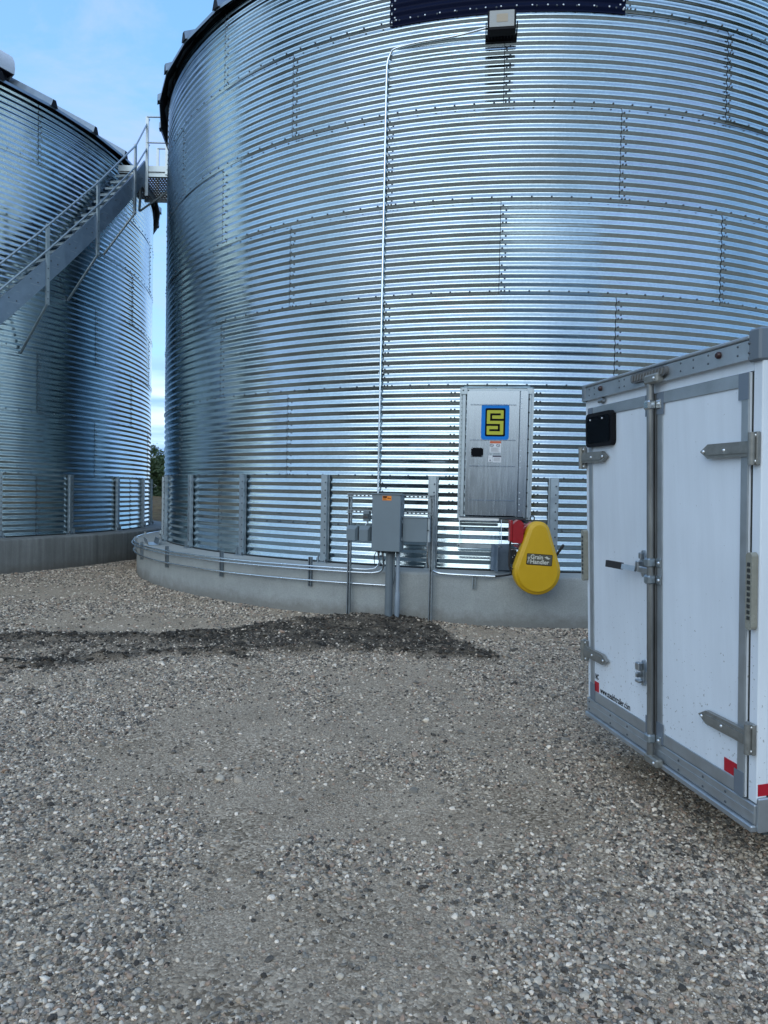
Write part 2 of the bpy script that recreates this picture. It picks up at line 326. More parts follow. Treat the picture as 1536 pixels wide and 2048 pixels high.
# ------------------------------------------------------------------ ground
BC = (2.0872, 14.973); BR = 6.455; FR = 6.92; FZ = .585         # main bin centre, wall radius, footing radius and height
LC = (-12.064, 15.83); LROT = 56.6
upper = np.array([(-9, 8.1), (-6, 7.5), (-3.93, 7.25), (-2.64, 7.25), (-1.9, 7.45), (-1.3, 7.95), (-.75, 8.5), (-.2, 8.6), (.35, 8.5), (.65, 7.8), (.95, 7.0), (1.1, 6.45)])
lower = np.array([(-9, 5.0), (-6, 5.1), (-3.6, 5.45), (-3.03, 5.62), (-2.0, 6.08), (-1.4, 6.33), (-.9, 6.5), (-.3, 6.55), (.2, 6.5), (.75, 6.5), (1.0, 6.4), (1.1, 6.38)])
def soil(x, y):                                                  # 0..1 inside the strip of dark soil, and a signed depth in metres
    yu = np.interp(x, upper[:, 0], upper[:, 1]); yl = np.interp(x, lower[:, 0], lower[:, 1])
    w = (fbm(x, y, 2.6, 5, 5)-.5)*.75
    d = np.minimum(yu-y, y-yl) + w*.9
    d = np.where(x > 1.1, -1, d)
    edge = np.exp(-((y-yl-.16)/.20)**2) + np.exp(-((y-yu+.16)/.20)**2) + np.exp(-(((x+.05)/1.0)**2 + ((y-8.0)/.6)**2))
    patch = np.clip(.25 + .9*edge + 2.2*(fbm(x, y, 1.7, 4, 61)-.45) + np.clip((x+2.2)/1.5, 0, .55), 0, 1)
    return np.clip(d/.20 + .45, 0, 1)*patch, d, yu, yl
def gheight(x, y):
    s, d, yu, yl = soil(x, y)
    h = (fbm(x, y, .5, 3, 1)-.5)*.05 + (fbm(x, y, 3., 3, 2)-.5)*.016
    lump = fbm(x, y, 9, 3, 9)
    ridge = np.exp(-((y-yl-.18)/.16)**2) + .8*np.exp(-((y-yu+.25)/.16)**2)*(x < -.9)
    heap = .075*np.exp(-(((x+.05)/.75)**2 + ((y-8.15)/.42)**2))
    h = h + s*(.01 + .055*ridge*lump*1.3 + .02*(lump-.5)) + heap*(.8+.4*lump)
    far = np.clip((np.hypot(x, y)-13)/6, 0, 1)
    return h*(1-far)
def grid(xs, ys):
    X, Y = np.meshgrid(xs, ys); return X.ravel(), Y.ravel(), len(xs), len(ys)
def mesh_np(name, verts, quads, mats, smooth=True, attrs=None, mi=None):
    me = bpy.data.meshes.new(name); nv = len(verts); nf = len(quads); k = quads.shape[1]
    me.vertices.add(nv); me.vertices.foreach_set('co', np.ascontiguousarray(verts, dtype=np.float32).ravel())
    me.loops.add(nf*k); me.loops.foreach_set('vertex_index', np.ascontiguousarray(quads, dtype=np.int32).ravel())
    me.polygons.add(nf); me.polygons.foreach_set('loop_start', np.arange(0, nf*k, k, dtype=np.int32)); me.polygons.foreach_set('loop_total', np.full(nf, k, dtype=np.int32))
    me.update(calc_edges=True); me.validate()
    for m in mats: me.materials.append(m)
    me.polygons.foreach_set('use_smooth', np.full(nf, smooth))
    if mi is not None: me.polygons.foreach_set('material_index', mi.astype(np.int32))
    for an, av in (attrs or {}).items():
        a = me.attributes.new(an, 'FLOAT', 'POINT'); a.data.foreach_set('value', av.astype(np.float32))
    return me
def gridquads(nx, ny):
    i = np.arange(nx-1)[None, :] + np.arange(ny-1)[:, None]*nx; i = i.ravel()
    return np.stack([i, i+1, i+1+nx, i+nx], 1)

def ground_material():
    m, nt, b = newmat('crushed_gravel'); L = nt.links.new
    t = N(nt, 'ShaderNodeTexCoord'); at = N(nt, 'ShaderNodeAttribute', attribute_name='soil'); dk = N(nt, 'ShaderNodeAttribute', attribute_name='damp')
    def vor(sc):
        v = N(nt, 'ShaderNodeTexVoronoi'); setin(v, Scale=sc, Randomness=1.0); L(t.outputs['Object'], v.inputs['Vector']); return v
    def ramp(src, st):
        r = N(nt, 'ShaderNodeValToRGB'); L(src, r.inputs[0]); e = r.color_ramp.elements
        e[0].position, e[0].color = st[0][0], (*st[0][1], 1); e[1].position, e[1].color = st[-1][0], (*st[-1][1], 1)
        for p, c in st[1:-1]: k = e.new(p); k.color = (*c, 1)
        return r.outputs[0]
    v1 = vor(90.0); v2 = vor(170.0)
    s1 = N(nt, 'ShaderNodeSeparateColor'); L(v1.outputs['Color'], s1.inputs[0]); s2 = N(nt, 'ShaderNodeSeparateColor'); L(v2.outputs['Color'], s2.inputs[0])
    cst = [(0, (0.048, 0.0371, 0.0265)), (.25, (0.18, 0.1417, 0.1039)), (.6, (0.396, 0.3161, 0.2332)), (.85, (0.576, 0.4632, 0.3445)), (1, (0.888, 0.7412, 0.5724))]
    c1 = ramp(s1.outputs[0], cst); c2 = ramp(s2.outputs[1], cst)
    n = N(nt, 'ShaderNodeTexNoise'); setin(n, Scale=1.1, Detail=6.0, Roughness=.6); L(t.outputs['Object'], n.inputs['Vector'])
    fr = N(nt, 'ShaderNodeMapRange'); setin(fr, From_Min=.42, From_Max=.58); L(n.outputs['Fac'], fr.inputs[0])
    mx = N(nt, 'ShaderNodeMixRGB'); L(fr.outputs[0], mx.inputs['Fac']); L(c1, mx.inputs['Color1']); L(c2, mx.inputs['Color2'])
    dust = N(nt, 'ShaderNodeMixRGB'); dust.inputs['Fac'].default_value = .42; L(mx.outputs[0], dust.inputs['Color1']); 
    n3 = N(nt, 'ShaderNodeTexNoise'); setin(n3, Scale=2.3, Detail=8.0, Roughness=.7); L(t.outputs['Object'], n3.inputs['Vector'])
    dc = ramp(n3.outputs['Fac'], [(.32, (0.204, 0.1504, 0.0933)), (.5, (0.372, 0.2834, 0.1961)), (.70, (0.504, 0.3979, 0.2862))]); L(dc, dust.inputs['Color2'])
    # dark damp soil
    n4 = N(nt, 'ShaderNodeTexNoise'); setin(n4, Scale=45.0, Detail=6.0, Roughness=.75); L(t.outputs['Object'], n4.inputs['Vector'])
    sc = ramp(n4.outputs['Fac'], [(.3, (.016, .014, .011)), (.5, (.028, .024, .019)), (.62, (.055, .048, .038)), (.75, (.15, .135, .11))])
    mx2 = N(nt, 'ShaderNodeMixRGB'); L(at.outputs['Fac'], mx2.inputs['Fac']); L(dust.outputs[0], mx2.inputs['Color1']); L(sc, mx2.inputs['Color2'])
    # the soil is patchy: dried lighter earth and gravel mixed in
    n6 = N(nt, 'ShaderNodeTexNoise'); setin(n6, Scale=3.5, Detail=7.0, Roughness=.72); L(t.outputs['Object'], n6.inputs['Vector'])
    r6 = N(nt, 'ShaderNodeMapRange'); setin(r6, From_Min=.40, From_Max=.62, To_Min=1.0, To_Max=.6); L(n6.outputs['Fac'], r6.inputs[0])
    m6 = N(nt, 'ShaderNodeMath', operation='MULTIPLY'); L(at.outputs['Fac'], m6.inputs[0]); L(r6.outputs[0], m6.inputs[1]); L(m6.outputs[0], mx2.inputs['Fac'])
    L(mx2.outputs[0], b.inputs['Base Color']); setin(b, Roughness=.95); b.inputs['Specular IOR Level'].default_value = .15
    h1 = N(nt, 'ShaderNodeMath', operation='MULTIPLY_ADD'); L(v1.outputs['Distance'], h1.inputs[0]); h1.inputs[1].default_value = -.45; L(n4.outputs['Fac'], h1.inputs[2])
    bp = N(nt, 'ShaderNodeBump'); setin(bp, Strength=.9, Distance=.009); L(h1.outputs[0], bp.inputs['Height']); L(bp.outputs[0], b.inputs['Normal'])
    return m
M['gravelbase'] = ground_material()
def field_material():
    m, nt, b = newmat('rough_field'); L = nt.links.new
    t = N(nt, 'ShaderNodeTexCoord')
    mp = N(nt, 'ShaderNodeMapping'); mp.inputs['Scale'].default_value = (1, 1, 1); L(t.outputs['Object'], mp.inputs[0])
    n = N(nt, 'ShaderNodeTexNoise'); setin(n, Scale=.9, Detail=10.0, Roughness=.75); L(mp.outputs[0], n.inputs['Vector'])
    r = N(nt, 'ShaderNodeValToRGB'); e = r.color_ramp.elements; e[0].position = .36; e[0].color = (.03, .025, .018, 1); e[1].position = .7; e[1].color = (.13, .15, .05, 1)
    k = e.new(.52); k.color = (.16, .11, .06, 1); L(n.outputs['Fac'], r.inputs[0]); L(r.outputs[0], b.inputs['Base Color'])
    setin(b, Roughness=.95); b.inputs['Specular IOR Level'].default_value = .1
    bp = N(nt, 'ShaderNodeBump'); setin(bp, Strength=1.0, Distance=.3); L(n.outputs['Fac'], bp.inputs['Height']); L(bp.outputs[0], b.inputs['Normal'])
    return m
M['field'] = field_material()
mb = MB(); mb.add([(-900, -900, -.05), (900, -900, -.05), (900, 900, -.05), (-900, 900, -.05)], [(0, 1, 2, 3)]); g = mb.build('ground', M['field']); tag(g, kind='structure')
# rutted field strip beyond the yard, with real clods in relief
xs = np.linspace(-60, 20, 220); ys = np.concatenate([np.linspace(22.5, 60, 170), np.linspace(61, 124, 60)])
x, y, nx, ny = grid(xs, ys)
z = -.04 + (fbm(x, y, .35, 4, 21)-.5)*.35 + (fbm(x, y, 1.6, 3, 22)-.5)*.22 + .08
z = np.where((y < 23.2), -.06, z)
o = bpy.data.objects.new('field', mesh_np('field', np.stack([x, y, z], 1), gridquads(nx, ny), [M['field']])); COL.objects.link(o); tag(o, kind='structure')
# gravel yard
xs = np.concatenate([np.linspace(-45, -9, 30), np.linspace(-8.9, 4.5, 320), np.linspace(4.6, 40, 40)])
ys = np.concatenate([np.linspace(-60, 0.8, 50), np.linspace(.9, 9.6, 240), np.linspace(9.7, 14, 60), np.linspace(14.5, 23.0, 20)])
x, y, nx, ny = grid(xs, ys); s_, d_, _, _ = soil(x, y)
z = gheight(x, y)
o = bpy.data.objects.new('gravel_yard', mesh_np('gravel_yard', np.stack([x, y, z], 1), gridquads(nx, ny), [M['gravelbase']], attrs={'soil': s_, 'damp': s_})); COL.objects.link(o); tag(o, kind='structure')

# loose stones: one object, points carrying size and turn, instanced by geometry nodes
def stones():
    P = []
    def band(y0, y1, dens, smin, smax, pw):
        area = (y1-y0)*((.62*y0+.62*y1)+1.4)
        n = int(area*dens)
        yy = rng.uniform(y0, y1, n); xx = rng.uniform(-1, 1, n)*(.62*y1+.7)
        xx = xx
        keep = np.abs(xx) < .62*yy+.8
        xx, yy = xx[keep], yy[keep]
        size = smin + (smax-smin)*rng.random(len(xx))**pw
        P.append((xx, yy, size))
    band(1.6, 3.2, 24000, .0020, .0105, 2.9)
    band(3.2, 5.0, 12000, .0025, .0105, 2.6)
    band(5.0, 7.0, 4200, .004, .012, 2.2)
    band(7.0, 9.2, 1800, .006, .016, 1.8)
    band(9.2, 14.5, 800, .008, .018, 1.8)
    band(1.6, 3.5, 420, .009, .015, 1.6)
    band(3.5, 9.0, 60, .012, .026, 2.0)
    x = np.concatenate([p[0] for p in P]); y = np.concatenate([p[1] for p in P]); s = np.concatenate([p[2] for p in P])
    nc_ = 11000; cx_ = rng.uniform(-4.6, 1.6, nc_); cy_ = rng.uniform(4.9, 8.4, nc_)
    cs_, cd_, _, _ = soil(cx_, cy_); kk = (cs_ > .35) & (rng.random(nc_) < cs_*np.clip((fbm(cx_, cy_, 4., 3, 77)-.38)/.16, 0, 1)*1.1)
    cx_, cy_ = cx_[kk], cy_[kk]; P.append((cx_, cy_, .007 + .022*rng.random(len(cx_))**3)); ncl = len(cx_)
    # stones banked against the footings, and strays kicked out of the soil strip
    fa = np.radians(rng.uniform(-180, -75, 5200)); fr_ = FR + .015 + np.abs(rng.normal(0, .10, 5200)); P.insert(0, (BC[0]+fr_*np.cos(fa), BC[1]+fr_*np.sin(fa), rng.uniform(.007, .019, 5200)))
    fa = np.radians(rng.uniform(-50, 20, 3000)); fr_ = FR + .015 + np.abs(rng.normal(0, .12, 3000)); P.insert(0, (LC[0]+fr_*np.cos(fa), LC[1]+fr_*np.sin(fa), rng.uniform(.009, .022, 3000)))
    x = np.concatenate([p[0] for p in P]); y = np.concatenate([p[1] for p in P]); s = np.concatenate([p[2] for p in P])
    clod = np.zeros(len(x), bool); clod[-ncl:] = True
    # drifts: loose stone gathers in some places, fine hard-packed dust shows in others
    dn = fbm(x, y, .9, 4, 41)*.75 + fbm(x*.6, y*1.8, .8, 3, 44)*.25
    pr = np.clip((dn-.36)/.24, .10, 1.0)
    for (xa, cv) in ((-.55, -.055), (.95, -.065)):                  # two worn wheel tracks curving away to the left
        tr_ = xa + cv*(y-2.0)**2*.55 + (fbm(y, y*0, 1.2, 2, 90)-.5)*.2
        pr = pr*(1 - .62*np.exp(-((x-tr_)/(.16))**4)*(y < 6.2))
    so, dd, _, _ = soil(x, y)
    pr = np.where(so > .5, pr*.45 + .12, pr)
    big = s > .011
    pr = np.where(big, np.clip(pr*1.2, 0, 1), pr)
    k = (rng.random(len(x)) < pr) | clod
    k &= (np.hypot(x-BC[0], y-BC[1]) > FR+.01) & (np.hypot(x-LC[0], y-LC[1]) > FR+.01)
    x, y, s, so, clod = x[k], y[k], s[k], so[k], clod[k]
    z = gheight(x, y) + s*.18
    n = len(x)
    sc = np.stack([s*rng.uniform(.8, 1.35, n), s*rng.uniform(.7, 1.05, n), s*rng.uniform(.42, .8, n)], 1)
    ro = np.stack([rng.normal(0, .35, n), rng.normal(0, .35, n), rng.uniform(0, 2*PI, n)], 1)
    shade = rng.random(n); dark = np.where(clod, rng.uniform(.75, 1.0, n), (rng.random(n) < so*.85)*rng.uniform(.45, 1.0, n))
    me = bpy.data.meshes.new('loose_gravel'); me.vertices.add(n); me.vertices.foreach_set('co', np.stack([x, y, z], 1).astype(np.float32).ravel())
    for an, ty, dat in (('ssize', 'FLOAT_VECTOR', sc), ('srot', 'FLOAT_VECTOR', ro)):
        a = me.attributes.new(an, ty, 'POINT'); a.data.foreach_set('vector', dat.astype(np.float32).ravel())
    a = me.attributes.new('shade', 'FLOAT', 'POINT'); a.data.foreach_set('value', shade.astype(np.float32))
    a = me.attributes.new('dark', 'FLOAT', 'POINT'); a.data.foreach_set('value', dark.astype(np.float32))
    a = me.attributes.new('kind_i', 'INT', 'POINT'); a.data.foreach_set('value', rng.integers(0, 6, n).astype(np.int32))
    m, nt, b = newmat('pebble'); L = nt.links.new
    at = N(nt, 'ShaderNodeAttribute', attribute_name='shade', attribute_type='INSTANCER'); ad = N(nt, 'ShaderNodeAttribute', attribute_name='dark', attribute_type='INSTANCER')
    r = N(nt, 'ShaderNodeValToRGB'); r.color_ramp.interpolation = 'LINEAR'; e = r.color_ramp.elements
    st = [(0, (0.054, 0.0447, 0.036)), (.18, (0.144, 0.1254, 0.1039)), (.34, (0.24, 0.218, 0.1823)), (.44, (0.36, 0.2453, 0.1749)), (.57, (0.348, 0.2998, 0.2385)), (.70, (0.444, 0.3543, 0.265)), (.82, (0.516, 0.4415, 0.3445)), (.94, (0.72, 0.6104, 0.4823)), (1, (0.888, 0.7521, 0.6042))]
    e[0].position, e[0].color = 0, (*st[0][1], 1); e[1].position, e[1].color = 1, (*st[-1][1], 1)
    for p, c in st[1:-1]: q = e.new(p); q.color = (*c, 1)
    L(at.outputs['Fac'], r.inputs[0])
    t = N(nt, 'ShaderNodeTexCoord'); nn = N(nt, 'ShaderNodeTexNoise'); setin(nn, Scale=1.6, Detail=6.0, Roughness=.7); L(t.outputs['Object'], nn.inputs['Vector'])
    mr = N(nt, 'ShaderNodeMapRange'); setin(mr, From_Min=.3, From_Max=.7, To_Min=.75, To_Max=1.2); L(nn.outputs['Fac'], mr.inputs[0])
    mu = N(nt, 'ShaderNodeVectorMath', operation='SCALE'); L(r.outputs[0], mu.inputs[0]); L(mr.outputs[0], mu.inputs['Scale'])
    mx = N(nt, 'ShaderNodeMixRGB'); L(ad.outputs['Fac'], mx.inputs['Fac']); L(mu.outputs[0], mx.inputs['Color1']); mx.inputs['Color2'].default_value = (.025, .021, .016, 1)
    L(mx.outputs[0], b.inputs['Base Color']); setin(b, Roughness=.8); b.inputs['Specular IOR Level'].default_value = .3
    me.materials.append(m)
    o = bpy.data.objects.new('loose_gravel', me); COL.objects.link(o)
    tag(o, 'loose rounded grey and tan pebbles strewn over the yard', 'gravel', kind='stuff')
    ng = bpy.data.node_groups.new('stones', 'GeometryNodeTree')
    ng.interface.new_socket('Geometry', in_out='INPUT', socket_type='NodeSocketGeometry'); ng.interface.new_socket('Geometry', in_out='OUTPUT', socket_type='NodeSocketGeometry')
    gi = ng.nodes.new('NodeGroupInput'); go = ng.nodes.new('NodeGroupOutput'); K = ng.links.new
    jg = ng.nodes.new('GeometryNodeGeometryToInstance')
    for i in range(6):
        ic = ng.nodes.new('GeometryNodeMeshIcoSphere'); ic.inputs['Radius'].default_value = 1; ic.inputs['Subdivisions'].default_value = 2
        sp = ng.nodes.new('GeometryNodeSetPosition'); nz = ng.nodes.new('ShaderNodeTexNoise'); nz.noise_dimensions = '4D'
        nz.inputs['W'].default_value = i*7.3; nz.inputs['Scale'].default_value = 1.0; nz.inputs['Detail'].default_value = 2.5
        su = ng.nodes.new('ShaderNodeVectorMath'); su.operation = 'SUBTRACT'; su.inputs[1].default_value = (.5, .5, .5)
        ml = ng.nodes.new('ShaderNodeVectorMath'); ml.operation = 'SCALE'; ml.inputs['Scale'].default_value = 1.9
        K(nz.outputs['Color'], su.inputs[0]); K(su.outputs[0], ml.inputs[0]); K(ic.outputs['Mesh'], sp.inputs['Geometry']); K(ml.outputs[0], sp.inputs['Offset'])
        ss = ng.nodes.new('GeometryNodeSetShadeSmooth'); K(sp.outputs[0], ss.inputs['Geometry'])
        sm = ng.nodes.new('GeometryNodeSetMaterial'); sm.inputs['Material'].default_value = m; K(ss.outputs[0], sm.inputs['Geometry'])
        K(sm.outputs[0], jg.inputs[0])
    iop = ng.nodes.new('GeometryNodeInstanceOnPoints'); iop.inputs['Pick Instance'].default_value = True
    def na(name, ty):
        q = ng.nodes.new('GeometryNodeInputNamedAttribute'); q.data_type = ty; q.inputs['Name'].default_value = name; return q.outputs['Attribute']
    K(gi.outputs[0], iop.inputs['Points']); K(jg.outputs[0], iop.inputs['Instance']); K(na('kind_i', 'INT'), iop.inputs['Instance Index'])
    K(na('ssize', 'FLOAT_VECTOR'), iop.inputs['Scale'])
    er = ng.nodes.new('FunctionNodeEulerToRotation'); K(na('srot', 'FLOAT_VECTOR'), er.inputs[0]); K(er.outputs[0], iop.inputs['Rotation'])
    K(iop.outputs[0], go.inputs[0])
    md = o.modifiers.new('stones', 'NODES'); md.node_group = ng
    print('stones', n)
stones()

# ------------------------------------------------------------------ grain bins
PITCH = 1.118/11; Z0 = .587; ZT = Z0 + 7*1.118
AMP = .0086
def corr(z):
    p = 2*PI*(z-Z0)/PITCH - PI*.5
    return AMP*(np.cos(p) + np.cos(3*p)/9 + .4*np.cos(5*p)/25)*1.05
SEAM_ODD, SEAM_EVEN, SHEET = -84.15, -96.72, 25.12
def bin_wall():
    V = []; Q = []; T = []; MI = []; off = 0
    NR = 11*10
    bolts = []
    for k in range(7):
        za = Z0 + k*1.118 - (.018 if k else 0); zb = Z0 + (k+1)*1.118
        zz = np.linspace(za, zb, NR+1)
        base = SEAM_ODD if k % 2 == 0 else SEAM_EVEN
        edges = [base + SHEET*j for j in range(-7, 8)]
        edges[-1] = edges[0]+360 if edges[-1] > edges[0]+360 else edges[-1]
        if edges[-1] < edges[0]+360: edges.append(edges[0]+360)
        for a0, a1 in zip(edges[:-1], edges[1:]):
            nc = max(3, int(abs(a1-a0)/1.2)); th = np.radians(np.linspace(a0, a1+.3, nc+1))
            TH, ZZ = np.meshgrid(th, zz)
            u = (TH-th[0])/(th[-1]-th[0])
            rr = BR + corr(ZZ) + .004*(1-u)**3 + .004*np.clip((za+.09-ZZ)/.09, 0, 1)*(k > 0) + rng.normal(0, .0006)
            V.append(np.stack([rr*np.cos(TH), rr*np.sin(TH), ZZ], -1).reshape(-1, 3))
            Q.append(gridquads(nc+1, NR+1) + off); off += V[-1].shape[0]
            T.append(np.full(V[-1].shape[0], rng.uniform(.90, 1.06))); MI.append(np.zeros(len(Q[-1])))
            # dark strip along the sheet edge, painting in the shadow of the lap gap
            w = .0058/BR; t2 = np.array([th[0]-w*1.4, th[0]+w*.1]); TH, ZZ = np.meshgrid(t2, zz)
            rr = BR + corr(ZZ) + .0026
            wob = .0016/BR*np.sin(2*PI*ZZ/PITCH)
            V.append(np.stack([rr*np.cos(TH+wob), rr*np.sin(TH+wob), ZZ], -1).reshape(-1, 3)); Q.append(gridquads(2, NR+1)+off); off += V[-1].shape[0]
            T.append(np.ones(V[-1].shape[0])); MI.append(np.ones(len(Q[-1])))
            for i in range(11):
                zc = Z0 + k*1.118 + (i+.25)*PITCH
                bolts.append((th[0] + .022/BR, zc)); bolts.append((th[0] + .062/BR, zc-PITCH*.5 if i % 4 else zc))
        # horizontal seam: same dark strip, painted for the lap shadow
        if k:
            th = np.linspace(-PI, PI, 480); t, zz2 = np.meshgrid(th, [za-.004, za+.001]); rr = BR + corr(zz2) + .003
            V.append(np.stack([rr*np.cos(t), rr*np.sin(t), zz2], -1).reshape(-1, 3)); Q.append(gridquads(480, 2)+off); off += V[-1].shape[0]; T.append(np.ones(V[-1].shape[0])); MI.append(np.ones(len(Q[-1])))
        if k:
            for j in range(172): bolts.append((2*PI*(j+.3)/172, Z0 + k*1.118 + .022))
    for j in range(172): bolts.append((2*PI*(j+.3)/172, 1.095))
    # black sealing strip at the foot
    th = np.linspace(-PI, PI, 480); t, zz2 = np.meshgrid(th, [FZ, Z0+.014]); rr = np.full_like(zz2, BR+.014)
    V.append(np.stack([rr*np.cos(t), rr*np.sin(t), zz2], -1).reshape(-1, 3)); Q.append(gridquads(480, 2)+off); off += V[-1].shape[0]; T.append(np.ones(V[-1].shape[0])); MI.append(np.ones(len(Q[-1])))
    # bolts
    b = np.array(bolts); r0 = BR + corr(b[:, 1]) + .002; n = 8
    C = np.stack([r0*np.cos(b[:, 0]), r0*np.sin(b[:, 0]), b[:, 1]], 1); nr = np.stack([np.cos(b[:, 0]), np.sin(b[:, 0]), 0*b[:, 0]], 1); tg = np.stack([-np.sin(b[:, 0]), np.cos(b[:, 0]), 0*b[:, 0]], 1)
    up = np.array([0, 0, 1.])
    ring = []
    for rad, h in ((.0125, 0), (.0115, .007), (.004, .011)):
        for q in range(n):
            a = 2*PI*q/n; ring.append(C + tg*math.cos(a)*rad + up*math.sin(a)*rad + nr*h)
    BV = np.stack(ring, 1); nb = len(b)
    q = []
    for lv in range(2):
        for i in range(n): q.append((lv*n+i, lv*n+(i+1) % n, (lv+1)*n+(i+1) % n, (lv+1)*n+i))
    for i in range(0, n-2, 2): q.append((2*n, 2*n+i+1, 2*n+i+2, 2*n+(i+3) % n))
    q = np.array(q); BQ = (q[None] + (np.arange(nb)*3*n)[:, None, None] + off).reshape(-1, 4)
    V.append(BV.reshape(-1, 3)); Q.append(BQ); T.append(np.ones(nb*3*n)); MI.append(np.full(len(BQ), 2))
    return mesh_np('wall', np.concatenate(V), np.concatenate(Q), [M['wall'], M['darkmatte'], M['bolt']], attrs={'tint': np.concatenate(T)}, mi=np.concatenate(MI))
def pol(th, r, z): return Vector((r*math.cos(R(th)), r*math.sin(R(th)), z))
RIB0 = -134.1; NRIB = 42
def bin_roof():
    mb = MB(); er = BR+.17; zs = ZT+.03; sl = math.tan(R(30)); ez = zs-.15*sl
    st = 360/NRIB
    for k in range(NRIB):
        a, b2 = RIB0+k*st, RIB0+(k+1)*st
        zt = zs + (BR-.7)*sl
        p = [pol(a, er, ez), pol(b2, er, ez), pol(b2, .7, zt), pol(a, .7, zt)]
        q = [v - Vector((0, 0, .006)) for v in p]
        mb.add(p+q, [(0, 1, 2, 3), (7, 6, 5, 4), (0, 4, 5, 1)])
        # drip edge folded down
        c0, c1 = pol(a, er+.004, ez+.002), pol(b2, er+.004, ez+.002); dn = Vector((0, 0, -.05))
        mb.add([c0, c1, c1+dn, c0+dn], [(0, 1, 2, 3)], 0)
        # raised rib
        n = pol(a, 1, 0); t = Vector((-n.y, n.x, 0))
        prof = [(-.075, -.01), (-.030, .125), (.030, .125), (.075, -.01)]
        A = []; B = []
        for (u, h) in prof:
            A.append(pol(a, er+.03, ez-.03*sl-.004) + t*u + Vector((0, 0, h))); B.append(pol(a, .75, zt-.05*sl) + t*u*.4 + Vector((0, 0, h)))
        mb.add(A+B, [(0, 1, 5, 4), (1, 2, 6, 5), (2, 3, 7, 6)], 0); mb.add(A, [(3, 2, 1, 0)], 1)  # rib end face coloured black in place of shade
        for q_ in range(6):
            rr = er-.1-q_*.45
            for sgn in (-1, 1):
                mb.dome(pol(a, rr, zs+(BR-rr)*sl) + t*(.075*sgn), (n.x*.5, n.y*.5, .86), .012, .014, 0, 6)
    # eave plate under the overhang, coloured black to stand in for its shade
    for k in range(84):
        a, b2 = k*360/84, (k+1)*360/84
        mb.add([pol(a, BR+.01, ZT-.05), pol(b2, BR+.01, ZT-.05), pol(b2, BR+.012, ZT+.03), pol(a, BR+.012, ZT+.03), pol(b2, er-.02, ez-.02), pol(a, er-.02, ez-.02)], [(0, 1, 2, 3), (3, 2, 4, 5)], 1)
    mb.cyl((0, 0, zs+(BR-.7)*sl-.05), (0, 0, zs+(BR-.7)*sl+.25), .85, 32)
    return mb
def bin_foundation():
    V = []; n = 360
    prof = [(BR-.3, FZ+.004), (FR-.03, FZ), (FR-.008, FZ-.008), (FR, FZ-.03), (FR, .3), (FR, -.25)]
    th = np.linspace(0, 2*PI, n+1); 
    for (r, z) in prof: 
        rr = r + (.004*np.sin(th*37)*np.sin(th*11) if r > BR else 0)
        V.append(np.stack([rr*np.cos(th), rr*np.sin(th), np.full(n+1, z)], 1))
    return np.concatenate(V), gridquads(n+1, len(prof))
def stiffener():
    mb = MB(); zt = Z0+1.118+.02; x0, x1, d = -.045, .045, .055      # local: x tangent, -y outward (built at angle -90)
    prof = [(-.045, 0), (-.045, -.05), (-.043, -.053), (.043, -.053), (.045, -.05), (.045, 0), (.041, 0), (.041, -.048), (-.041, -.048), (-.041, 0)]
    n = len(prof); vs = [(p[0], p[1], Z0+.02) for p in prof] + [(p[0], p[1], zt) for p in prof]
    mb.add(vs, [(i, (i+1) % n, (i+1) % n+n, i+n) for i in range(n)] + [(9, 8, 7, 6, 5, 4, 3, 2, 1, 0)], 0)
    mb.add([(p[0], p[1], zt) for p in prof], [tuple(range(n))], 0)
    for s in (-1, 1):                                                  # side flanges on the corrugation
        mb.box((s*.045 if s > 0 else -.062, -.014, Z0+.02), (.062 if s > 0 else -.045, -.011, zt), 0)
    for i in range(11): mb.dome((.018 if i % 2 else .022, -.053, Z0+(i+.25)*PITCH), (0, -1, 0), .011, .010, 1)
    mb.box((-.085, -.10, FZ+.002), (.075, -.0, FZ+.014), 0); mb.box((-.062, -.085, FZ+.014), (-.05, -.053, FZ+.11), 0)
    mb.box((.04, -.085, FZ+.014), (.052, -.053, FZ+.11), 0)
    mb.cyl((-.068, -.075, FZ+.01), (-.068, -.075, FZ+.07), .012, 8, 1); mb.cyl((.06, -.075, FZ+.01), (.06, -.075, FZ+.05), .012, 8, 1)
    return mb
def place_at(th, r=BR+AMP): return Matrix.Rotation(R(th+90), 4, 'Z') @ Matrix.Translation((0, -r, 0))

wall_me = bin_wall()
def link(name, me, parent):
    o = bpy.data.objects.new(name, me); COL.objects.link(o); o.parent = parent; return o
BINS = []
for i, (c, rz, lab) in enumerate(((BC, 0, 'largest corrugated steel grain bin, with a metal door and a dark blue top band'),
                                  (LC, LROT, 'corrugated steel grain bin at the left with a stair up its side'))):
    g = empty('grain_bin', (c[0], c[1], 0), R(rz), lab, 'grain bin', 'corrugated grain bins'); BINS.append(g)
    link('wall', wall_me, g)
    if i == 0:
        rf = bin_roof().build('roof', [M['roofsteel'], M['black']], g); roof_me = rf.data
        sv, sq = bin_foundation(); fm = mesh_np('foundation', sv, sq, [M['conc']]); link('foundation', fm, g)
        so = stiffener().build('stiffener', [M['galvflat'], M['bolt']], g); st_me = so.data; so.matrix_local = place_at(-90.44)
        rngk = [k for k in range(-9, 10) if k]
    else:
        link('roof', roof_me, g); f2 = fm.copy(); f2.materials.clear(); f2.materials.append(M['conc2']); link('foundation', f2, g)
        rngk = list(range(-9, 10))
    for k in rngk:
        s = link('stiffener', st_me, g); s.matrix_local = place_at(-90.44 + 12.84*k)
GB, GL = BINS

